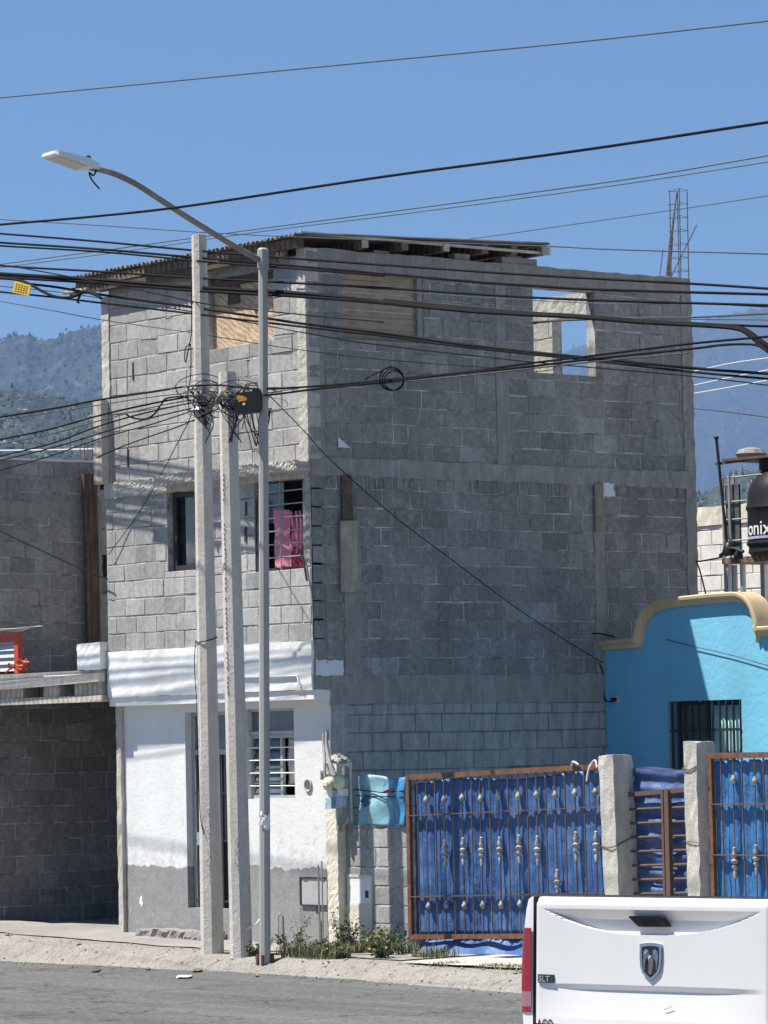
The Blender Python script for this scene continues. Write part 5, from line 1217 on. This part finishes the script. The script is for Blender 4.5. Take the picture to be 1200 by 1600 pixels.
def weed(label, x, y, h, nstem, seed, spread, leaf=.035, group='weeds by the low wall'):
    R = random.Random(seed); w_ = thing('weed', label, 'weed', (x, y, walk_z(x, y)), group)
    ms, ml = MB(), MB(); base = Vector((x, y, walk_z(x, y) - .01))
    for s in range(nstem):
        a = R.uniform(0, 6.3); tip = base + Vector((cos(a) * spread * R.uniform(.2, 1), sin(a) * spread * R.uniform(.2, 1), h * R.uniform(.5, 1)))
        mid = base.lerp(tip, .5) + Vector((R.uniform(-.03, .03), R.uniform(-.03, .03), h * .06))
        path = smooth_path([base + Vector((R.uniform(-.04, .04), R.uniform(-.04, .04), 0)), mid, tip], 6)
        ms.tube(path, [.004 - .0025 * i / (len(path) - 1) for i in range(len(path))], 4)
        for q in path[2:]:
            for _ in range(R.randrange(1, 4)):
                leafquad(ml, q + Vector((R.uniform(-.03, .03), R.uniform(-.03, .03), R.uniform(-.02, .02))), leaf * R.uniform(.5, 1.2), R, R.choice((0, 0, 1, 2)))
    ms.build('stems', M['straw'], w_); ml.build('leaves', [M['leaf'], M['leaf_dark'], M['straw']], w_)
W_ = [('tall wiry weed in front of the grey meter cabinet panel', -.02, -.45, .5, 8, .16, .028), ('tall leafy weed in front of the white cabinet panel', .62, -.38, .52, 11, .2, .034), ('bushy weed rooted by the lower corner of the white cabinet', .82, -.42, .42, 16, .22, .036), ('low spreading weed between the lamp post and the pier', .35, -.85, .26, 14, .3, .034),
      ('wide leafy weed at the left foot of the long gate', 1.72, -.62, .34, 22, .34, .045), ('darker weed clump on the road side of the long gate corner', 2.1, -1.0, .3, 22, .28, .05), ('grass tuft growing between the shorter pole and the lamp post', .32, -1.35, .17, 26, .22, .03), ('small weed in the middle of the verge strip', 1.05, -1.05, .22, 16, .3, .036), ('weed against the grey blocks right of the white cabinet', 1.2, -.35, .3, 12, .2, .034), ('low weed at the roadside end of the verge strip', 1.6, -1.25, .2, 18, .3, .036)]
for i, (lb, x, y, h, n, sp, lf_) in enumerate(W_): weed(lb, x, y, h, n, 100 + i, sp, lf_)

# ================================================================== pickup truck
TRW = (RX * .76 - FX * .65).normalized(); TRH = (RX * .65 + FX * .76).normalized()
TZ = 1.545                                  # height of the tailgate top above the road
dpt = 21.0
o_ = CAM + (ray(1015, 1403) / ray(1015, 1403).dot(FX)) * dpt
ROADZ = o_.z - TZ
truck = thing('pickup_truck', 'white pickup truck seen from behind at the lower right corner', 'pickup truck', (0, 0, 0))
pit = math.radians(2.6)
h2 = (TRH * cos(pit) - UZ * sin(pit)); u2 = (UZ * cos(pit) + TRH * sin(pit))
mt = Matrix((TRW, h2, u2)).transposed().to_4x4(); mt.translation = o_ - u2 * TZ
truck.matrix_world = mt
def tb(mb, name, mat, parent=truck, smooth=35): return mb.build(name, mat, parent, smooth, local=True)
HW = .80
# tailgate
def tg_d(x, z):                              # z down from the top edge (0) to -.70; returns how far it stands out
    d = 0.0
    if z > -.05: d = -.03 * ((z + .05) / .05) ** 2
    a = min(1, abs(x) / .735)
    zt_, zb_ = -.066, -.066 - .135 * (1 - a ** 2.4) 
    if z < zt_ and z > zb_ and zb_ < -.07: d -= .125 * (zt_ - z) * (1 / .135)
    a2 = min(1, abs(x) / .76); dep = .020 * (1 - a2 ** 4)
    if -.505 < z < -.478: d -= dep * (-.478 - z) / .027
    elif z <= -.505: d -= dep * max(0, 1 - (-.505 - z) / .16) 
    ex = abs(x) - (HW - .03)
    if ex > 0: d -= .02 * (ex / .03) ** 2
    return d
tgt = thing('tailgate', None, None); tgt.parent = truck
mb = MB(); mb.grid(120, 190, lambda u, v: (-HW + 2 * HW * u, -tg_d(-HW + 2 * HW * u, -.70 * (1 - v)), TZ - .70 * (1 - v)))
mb.grid(2, 2, lambda u, v: (-HW + 2 * HW * u, .03 + .05 * v, TZ)); mb.box(-HW, HW, .05, .09, TZ - .70, TZ - .002)
tb(mb, 'panel', M['carpaint'], tgt, 28)
mb = MB(); prof = [(.03, -.002), (.035, .008), (.05, .013), (.085, .013), (.1, .006), (.1, -.002)]
mb.add([(x, y, TZ + z) for x in (-HW + .02, HW - .02) for y, z in prof], [(0, 1, 2, 3, 4, 5), (11, 10, 9, 8, 7, 6)] + [(i, i + 1, i + 7, i + 6) for i in range(5)]); tb(mb, 'top_moulding', M['black'], tgt, 30)
hd_ = thing('handle', None, None); hd_.parent = tgt
zc = TZ - .128
def HB(u, w_, d): return (u - .01, .045 - d, zc + w_)
mb = MB(); mb.prism([(-.124, .022), (-.112, .029), (.092, .029), (.103, .024), (.124, -.021), (.118, -.028), (-.063, -.030), (-.077, -.026)], lambda u, w_, d: (u - .01, .01 - d + .55 * (.05 - w_) * .85 - .02, zc + w_), -.02, .016); tb(mb, 'bezel', M['black'], hd_, 25)
mb = MB(); mb.prism([(-.046, .008), (.050, .008), (.068, -.021), (-.035, -.022)], lambda u, w_, d: (u - .01, .01 - d + .55 * (.05 - w_) * .85 - .02, zc + w_), .010, .018); tb(mb, 'recess', M['rubber'], hd_)
em = thing('emblem', None, None); em.parent = tgt
ez = TZ - .345; ex = .015
sh = [(-.082, .105), (-.04, .112), (0, .114), (.04, .112), (.082, .105), (.084, .03), (.078, -.03), (.062, -.07), (.03, -.095), (0, -.115), (-.03, -.095), (-.062, -.07), (-.078, -.03), (-.084, .03)]
def EM(u, w_, d): return (ex + u * .88, .004 - d, ez + w_ * .9)
mb = MB(); mb.prism(sh, EM, -.004, .016); ins = [(x * .80, y * .84) for x, y in sh]; tb(mb, 'shield', M['chrome'], em, 25)
mb = MB(); mb.prism(ins, EM, .0162, .0168); tb(mb, 'shield_ground', M['black'], em)
mb = MB()
for s in (-1, 1):
    horn = [(s * .004, .035), (s * .016, .066), (s * .036, .076), (s * .055, .062), (s * .062, .03), (s * .056, -.005), (s * .050, -.05), (s * .044, -.052), (s * .040, -.01), (s * .034, .012), (s * .024, .024)]
    v = [EM(a, b, .017) for a, b in horn] + [EM(s * .036, .04, .034), EM(s * .05, 0, .028)]
    n = len(horn); fs = [(i, i + 1, 11) for i in range(0, 4)] + [(4, 5, 12, 11), (5, 6, 12), (6, 7, 12), (7, 8, 12), (8, 9, 11, 12), (9, 10, 11), (10, 0, 11)]
    mb.add(v, fs)
muz = [(-.024, .024), (-.012, .04), (.012, .04), (.024, .024), (.020, -.03), (.012, -.07), (0, -.078), (-.012, -.07), (-.020, -.03)]
v = [EM(a, b, .017) for a, b in muz] + [EM(0, .01, .036), EM(0, -.055, .030)]
mb.add(v, [(0, 1, 9), (1, 2, 9), (2, 3, 9), (3, 4, 10, 9), (4, 5, 10), (5, 6, 10), (6, 7, 10), (7, 8, 10), (8, 0, 9, 10)]); tb(mb, 'ram_head', M['chrome'], em, 20)
bd = thing('badge', None, None); bd.parent = tgt
mb = MB(); mb.box(-.765, -.655, -.010, .0, TZ - .475, TZ - .430); tb(mb, 'plate', M['darkframe'], bd)
mb = text_mesh('SLT', .046, .002, lambda x, y, z: (-.757 + x * 1.12, -.012 - z, TZ - .470 + y)); tb(mb, 'letters', M['silver'], bd, None)
mb = text_mesh('ACO', .085, .001, lambda x, y, z: (-.775 + x * .62, -.004 - z, TZ - .735 + y)); tb(mb, 'lettering', M['darkframe'], tgt, None)
mb = MB(); mb.tube(smooth_path([(.10, -.0035, TZ - .60), (.13, -.0035, TZ - .592), (.155, -.0035, TZ - .58)]), .0018, 4); tb(mb, 'scratch', M['arm'], tgt)
# bed sides with tail lamps
def section(k):      # outer skin of the bed side: x from the seam outwards, z; k = 0 at the top, 1 at the sill
    pts = [(.80, 1.545), (.825, 1.545), (.852, 1.528), (.868, 1.47), (.880, 1.38), (.890, 1.22), (.893, 1.05), (.888, .88), (.865, .62)]
    t_ = k * (len(pts) - 1); i = min(int(t_), len(pts) - 2); f = t_ - i
    return pts[i][0] + (pts[i + 1][0] - pts[i][0]) * f, pts[i][1] + (pts[i + 1][1] - pts[i][1]) * f
wheel_y, wheel_z, wr_ = 1.25, .40, .40
for s in (-1, 1):
    mb = MB(); L = 2.48
    def fn(u, v):
        x, z = section(v); y = .0 + u * L
        if u < .03: x -= .012 * (1 - u / .03); 
        return (s * x, y, z)
    mb.grid(66, 40, fn, keep=lambda u, v: hypot(u * L - wheel_y, section(v)[1] - wheel_z) > .52)
    def rear(u, v):
        x, z = section(v); return (s * (.801 + (x - .012 - .801) * u), -.006 * (1 - u * u), z)
    mb.grid(4, 40, rear)
    mb.grid(20, 4, lambda u, v: (s * (.72 + .09 * v), .05 + u * (L - .05), 1.545)); mb.grid(20, 2, lambda u, v: (s * .72, .05 + u * (L - .05), 1.545 - .52 * v))
    tb(mb, 'bed_side', M['carpaint'], truck, 40)
    lt = thing('tail_lamp', None, None); lt.parent = truck
    def lens(z0, z1, out):
        def f(u, v):
            z = z0 + (z1 - z0) * v; q = min(range(200), key=lambda i: abs(section(i / 199)[1] - z)); x = section(q / 199)[0]
            a = u * 1.55
            return (s * (.806 + (x + .006 - .806) * sin(min(a, pi / 2)) if a < 1.2 else s * (x + .008)), -.018 - out + .0 + (.02 * u * u if u < .8 else .013 + (u - .8) * .9), z)
        return f
    def lens2(z0, z1, out):
        P = []
        def f(u, v):
            z = z0 + (z1 - z0) * v; q = min(range(200), key=lambda i: abs(section(i / 199)[1] - z)); x = section(q / 199)[0]
            if u < .6: xx = .808 + (x - .808) * sin(u / .6 * pi / 2); y = -.008 - out + .03 * (u / .6) ** 3
            else: xx = x + .003; y = .022 - out + (u - .6) / .4 * .14
            return (s * xx, y, z)
        return f
    mb = MB(); mb.grid(20, 16, lens2(1.02, 1.37, .006)); mb.grid(20, 6, lens2(.905, .935, .006)); tb(mb, 'red_lens', M['redlens'], lt, 40)
    mb = MB(); mb.grid(20, 6, lens2(.935, 1.02, .005)); tb(mb, 'clear_lens', M['clearlens'], lt, 40)
    mb = MB(); mb.box(s * .8005, s * .807, .0, .012, .90, 1.375); tb(mb, 'lamp_seal', M['black'], lt)
# bed floor, bulkhead, bumper
mb = MB(); mb.box(-.72, .72, .09, 1.96, .98, 1.02); mb.box(-.72, .72, 2.44, 2.48, 1.02, 1.545); mb.box(-.72, -.7, .09, 2.44, 1.02, 1.5); mb.box(.7, .72, .09, 2.44, 1.02, 1.5); tb(mb, 'bed_liner', M['black'])
mb = MB(); mb.add([(x, y, z) for x in (-.93, -.6, .6, .93) for (y, z) in ((-.02 + .08 * (abs(x) > .7), .80), (-.20 + .10 * (abs(x) > .7), .79), (-.21 + .10 * (abs(x) > .7), .62), (-.12, .54), (0, .54))], [(i * 5 + k, i * 5 + (k + 1) % 5, (i + 1) * 5 + (k + 1) % 5, (i + 1) * 5 + k) for i in range(3) for k in range(5)] + [(0, 1, 2, 3, 4), (19, 18, 17, 16, 15)]); tb(mb, 'bumper', M['chrome'])
mb = MB(); mb.box(-.55, .55, .1, 5.7, .42, .60); tb(mb, 'chassis', M['black'])
# cab and bonnet
def loft(rings, name, mat, smooth=30, parent=truck):
    n = len(rings[0]); mb = MB(); vs = [q for r_ in rings for q in r_]
    fs = [(i * n + k, i * n + (k + 1) % n, (i + 1) * n + (k + 1) % n, (i + 1) * n + k) for i in range(len(rings) - 1) for k in range(n)] + [tuple(range(n)), tuple((len(rings) - 1) * n + k for k in range(n))]
    mb.add(vs, fs); return tb(mb, name, mat, parent, smooth)
def ring(y, hw, z0, z1): return [(-hw, y, z0 + .06), (-hw + .05, y, z0), (hw - .05, y, z0), (hw, y, z0 + .06), (hw, y, z1 - .1), (hw - .06, y, z1), (-hw + .06, y, z1), (-hw, y, z1 - .1)]
loft([ring(2.52, .90, .55, 1.42), ring(2.80, .93, .55, 1.43), ring(4.40, .93, .55, 1.40), ring(4.60, .93, .62, 1.36), ring(5.70, .90, .62, 1.28), ring(6.00, .80, .62, 1.12)], 'body', M['carpaint'])
cabr = []
for y, hw, z in ((2.56, .80, 1.42), (2.66, .74, 1.86), (3.0, .72, 1.98), (3.7, .72, 1.98), (4.0, .73, 1.86), (4.5, .82, 1.40)):
    cabr.append([(-hw, y, z), (-hw + .08, y, z + .02), (hw - .08, y, z + .02), (hw, y, z)] + [(.84, y, 1.38), (-.84, y, 1.38)])
loft(cabr, 'cab', M['carpaint'])
mb = MB(); mb.add([(-.66, 2.555, 1.50), (.66, 2.555, 1.50), (.62, 2.635, 1.82), (-.62, 2.635, 1.82)], [(0, 1, 2, 3)]); mb.add([(-.70, 4.45, 1.46), (.70, 4.45, 1.46), (.62, 4.06, 1.84), (-.62, 4.06, 1.84)], [(0, 1, 2, 3)])
for s in (-1, 1): mb.add([(s * .835, 2.9, 1.47), (s * .845, 4.25, 1.45), (s * .755, 3.92, 1.84), (s * .748, 2.9, 1.86)], [(0, 1, 2, 3)])
tb(mb, 'windows', M['glass'])
for s in (-1, 1):
    for y in (wheel_y, 5.25):
        wl_ = thing('wheel', None, None); wl_.parent = truck; wl_.location = (s * .80, y, wheel_z)
        mb = MB(); mb.lathe((-.13, 0, 0), [(.26, 0), (.36, .005), (.395, .04), (.40, .13), (.395, .22), (.36, .255), (.26, .26)], 32, axis=(1, 0, 0)); tb(mb, 'tyre', M['rubber'], wl_, 40)
        mb = MB(); mb.lathe((-.10 if s < 0 else -.10, 0, 0), [(.26, 0), (.24, .03), (.10, .05), (.10, .15), (.24, .17), (.26, .20)], 20, axis=(1, 0, 0)); tb(mb, 'rim', M['alu'], wl_, 40)

# ================================================================== mountains
def ridge(name, D, prof, zfoot, amp, mat, nu, nv, back, front, seed, x0=-900, x1=2300):
    def py_at(px):
        for (a, ya), (b, yb) in zip(prof, prof[1:]):
            if a <= px <= b:
                t = (px - a) / (b - a); t = t * t * (3 - 2 * t) * .5 + t * .5; return ya + (yb - ya) * t
        return prof[0][1] if px < prof[0][0] else prof[-1][1]
    mb = MB()
    def fn(u, v):
        px = x0 + (x1 - x0) * u; yh = YH - .02 * (px - 600); H = CAM.z + D * (yh - py_at(px)) / F
        lat = (px - 600) / F * D
        s = v * (front + back) - front
        if s < 0: k = 1 + s / front; hgt = zfoot + (H - zfoot) * (k ** 1.25)
        else: k = 1 - s / back; hgt = zfoot + (H - zfoot) * max(0, k) ** 1.1
        p = CAM + RX * lat + FX * (D + s)
        q = Vector((p.x, p.y, 0))
        w = min(1, .25 + abs(s) / front * 3) * (1 if s < 0 else .6)
        rid = abs(noise.noise(q * (9.0 / D) + Vector((seed, 0, 0)))) * 1.6 + .5 * abs(noise.noise(q * (24.0 / D) + Vector((0, seed, 0))))
        hgt -= amp * rid * w * (1 - .6 * (s >= 0))
        hgt += D * .00055 * noise.noise(q * (.09 * 5000 / D) + Vector((seed, 5, 0))) + D * .0010 * noise.noise(q * (.02 * 5000 / D))
        tr_ = noise.noise(q * (.21 * 5000 / D)); hgt += max(0, tr_) * D * .0012
        return (p.x, p.y, hgt)
    mb.grid(nu, nv, fn)
    return tag(mb.build(name, M[mat], None, 180), kind='structure')
ridge('mountain', 5200, [(-900, 600), (-300, 540), (0, 517), (15, 513), (28, 509), (46, 509), (58, 516), (72, 521), (85, 519), (105, 514), (130, 507), (162, 504), (260, 515), (420, 590), (600, 700), (800, 900), (1000, 1120), (1600, 1150)], -5, 210, 'hill', 800, 190, 1500, 3000, 3.1, -900, 1100)
ridge('mountain', 10500, [(100, 1000), (400, 760), (600, 640), (800, 560), (1000, 516), (1078, 502), (1100, 494), (1130, 485), (1165, 477), (1200, 474), (1400, 440), (1900, 470), (2300, 520)], -5, 260, 'hill', 800, 190, 2200, 4200, 6.3, 100, 2300)
ridge('foothill', 2300, [(-900, 580), (-200, 590), (0, 596), (20, 597), (45, 603), (70, 610), (100, 616), (160, 626), (300, 660), (500, 760), (800, 860), (1000, 800), (1087, 768), (1110, 762), (1140, 742), (1160, 730), (1200, 726), (1500, 690), (2300, 640)], -5, 34, 'hill_near', 1000, 130, 700, 1200, 8.7)
# scrub trees on the slopes the street can see
R = random.Random(5); mb = MB(); PX = lambda p: 600 + F * (p - CAM).dot(RX) / (p - CAM).dot(FX)
for nm, s0, s1, cnt in (('mountain', 3.0, 6.2, 6500), ('mountain.001', 5.0, 10.0, 4200), ('foothill', 1.4, 3.0, 6500)):
    vs_ = [v.co for v in bpy.data.objects[nm].data.vertices]
    vs_ = [q for q in vs_ if q.z > 20 and (-60 < PX(q) < 190 or 1050 < PX(q) < 1260 or 855 < PX(q) < 930)]
    for i in range(min(cnt, len(vs_) * 2)):
        q = vs_[R.randrange(len(vs_))]
        if noise.noise(q * (.9 / s1)) < -.15: continue
        r_ = R.uniform(s0, s1) * .5; c = q + Vector((R.uniform(-r_ * 2.5, r_ * 2.5), R.uniform(-r_ * 2.5, r_ * 2.5), r_ * .4)); h_ = r_ * R.uniform(1.2, 2.2); a0 = R.uniform(0, 2)
        mb.add([c + Vector((r_ * cos(a0 + k * 1.57) * R.uniform(.7, 1.2), r_ * sin(a0 + k * 1.57) * R.uniform(.7, 1.2), R.uniform(-.2, .3) * r_)) for k in range(4)] + [c + Vector((0, 0, h_)), c - Vector((0, 0, r_))], [(0, 1, 4), (1, 2, 4), (2, 3, 4), (3, 0, 4), (1, 0, 5), (2, 1, 5), (3, 2, 5), (0, 3, 5)])
tag(mb.build('scrub_trees', M['leaf_dark']), 'dark scrub trees covering the far mountain slopes', kind='stuff')
# faint far town on the foothill: too small and too many to count
R = random.Random(77); mb = MB(); fo = bpy.data.objects['foothill'].data
cand = [v.co.copy() for v in fo.vertices]
for i in range(1400):
    c = cand[R.randrange(len(cand))] 
    if nz(c.x, c.y, .004, 2) < .0: continue
    s = R.uniform(1.0, 3.0); z = c.z; mb.box(c.x - s, c.x + s, c.y - s, c.y + s, z - 2, z + s * .9)
tag(mb.build('scattered_houses', M['cream'], None), 'pale scattered houses and rocks far off on the foothills', kind='stuff')

# ================================================================== air, sky, sun
vm = bpy.data.materials.new('haze_air'); vm.use_nodes = True; t_ = vm.node_tree; t_.nodes.remove(t_.nodes['Principled BSDF'])
pv = t_.nodes.new('ShaderNodeVolumePrincipled'); pv.inputs['Color'].default_value = (.28, .43, .75, 1); pv.inputs['Density'].default_value = HAZE; pv.inputs['Anisotropy'].default_value = .2
t_.links.new(pv.outputs[0], t_.nodes['Material Output'].inputs['Volume'])
if HAZE > 0:
    mb = MB(); mb.box(-13000, 13000, -13000, 13000, -8, 1250); tag(mb.build('haze', vm), kind='stuff')
W = bpy.data.worlds.new("World"); SC.world = W; W.use_nodes = True
nt = W.node_tree; sky = nt.nodes.new('ShaderNodeTexSky'); sky.sky_type = 'NISHITA'; sky.sun_disc = False
sund = Vector((-.31, -.44, 1)).normalized()
sky.sun_elevation = math.asin(sund.z); sky.sun_rotation = atan2(sund.x, sund.y)
sky.altitude = 1600; sky.air_density = SKY[0]; sky.dust_density = SKY[1]; sky.ozone_density = SKY[2]
bg = nt.nodes['Background']; bg.inputs['Strength'].default_value = SKY[3]
tn = nt.nodes.new('ShaderNodeMix'); tn.data_type = 'RGBA'; tn.blend_type = 'MULTIPLY'; tn.inputs[0].default_value = 1; tn.inputs[7].default_value = (.735, 1.045, 1.13, 1)
nt.links.new(sky.outputs[0], tn.inputs[6]); nt.links.new(tn.outputs[2], bg.inputs['Color'])
sl = bpy.data.lights.new('sun', 'SUN'); sl.energy = SUN; sl.angle = math.radians(.5); sl.color = (1, .95, .87)
so = bpy.data.objects.new('sun', sl); COL.objects.link(so); so.rotation_euler = (-sund).to_track_quat('-Z', 'Y').to_euler(); so.location = (0, -20, 60)
SC.view_settings.view_transform = 'Standard'; SC.view_settings.look = 'None'; SC.view_settings.exposure = EXPO; SC.view_settings.gamma = 1
SC.cycles.use_denoising = True
SC.cycles.max_bounces = 6; SC.cycles.volume_bounces = 1
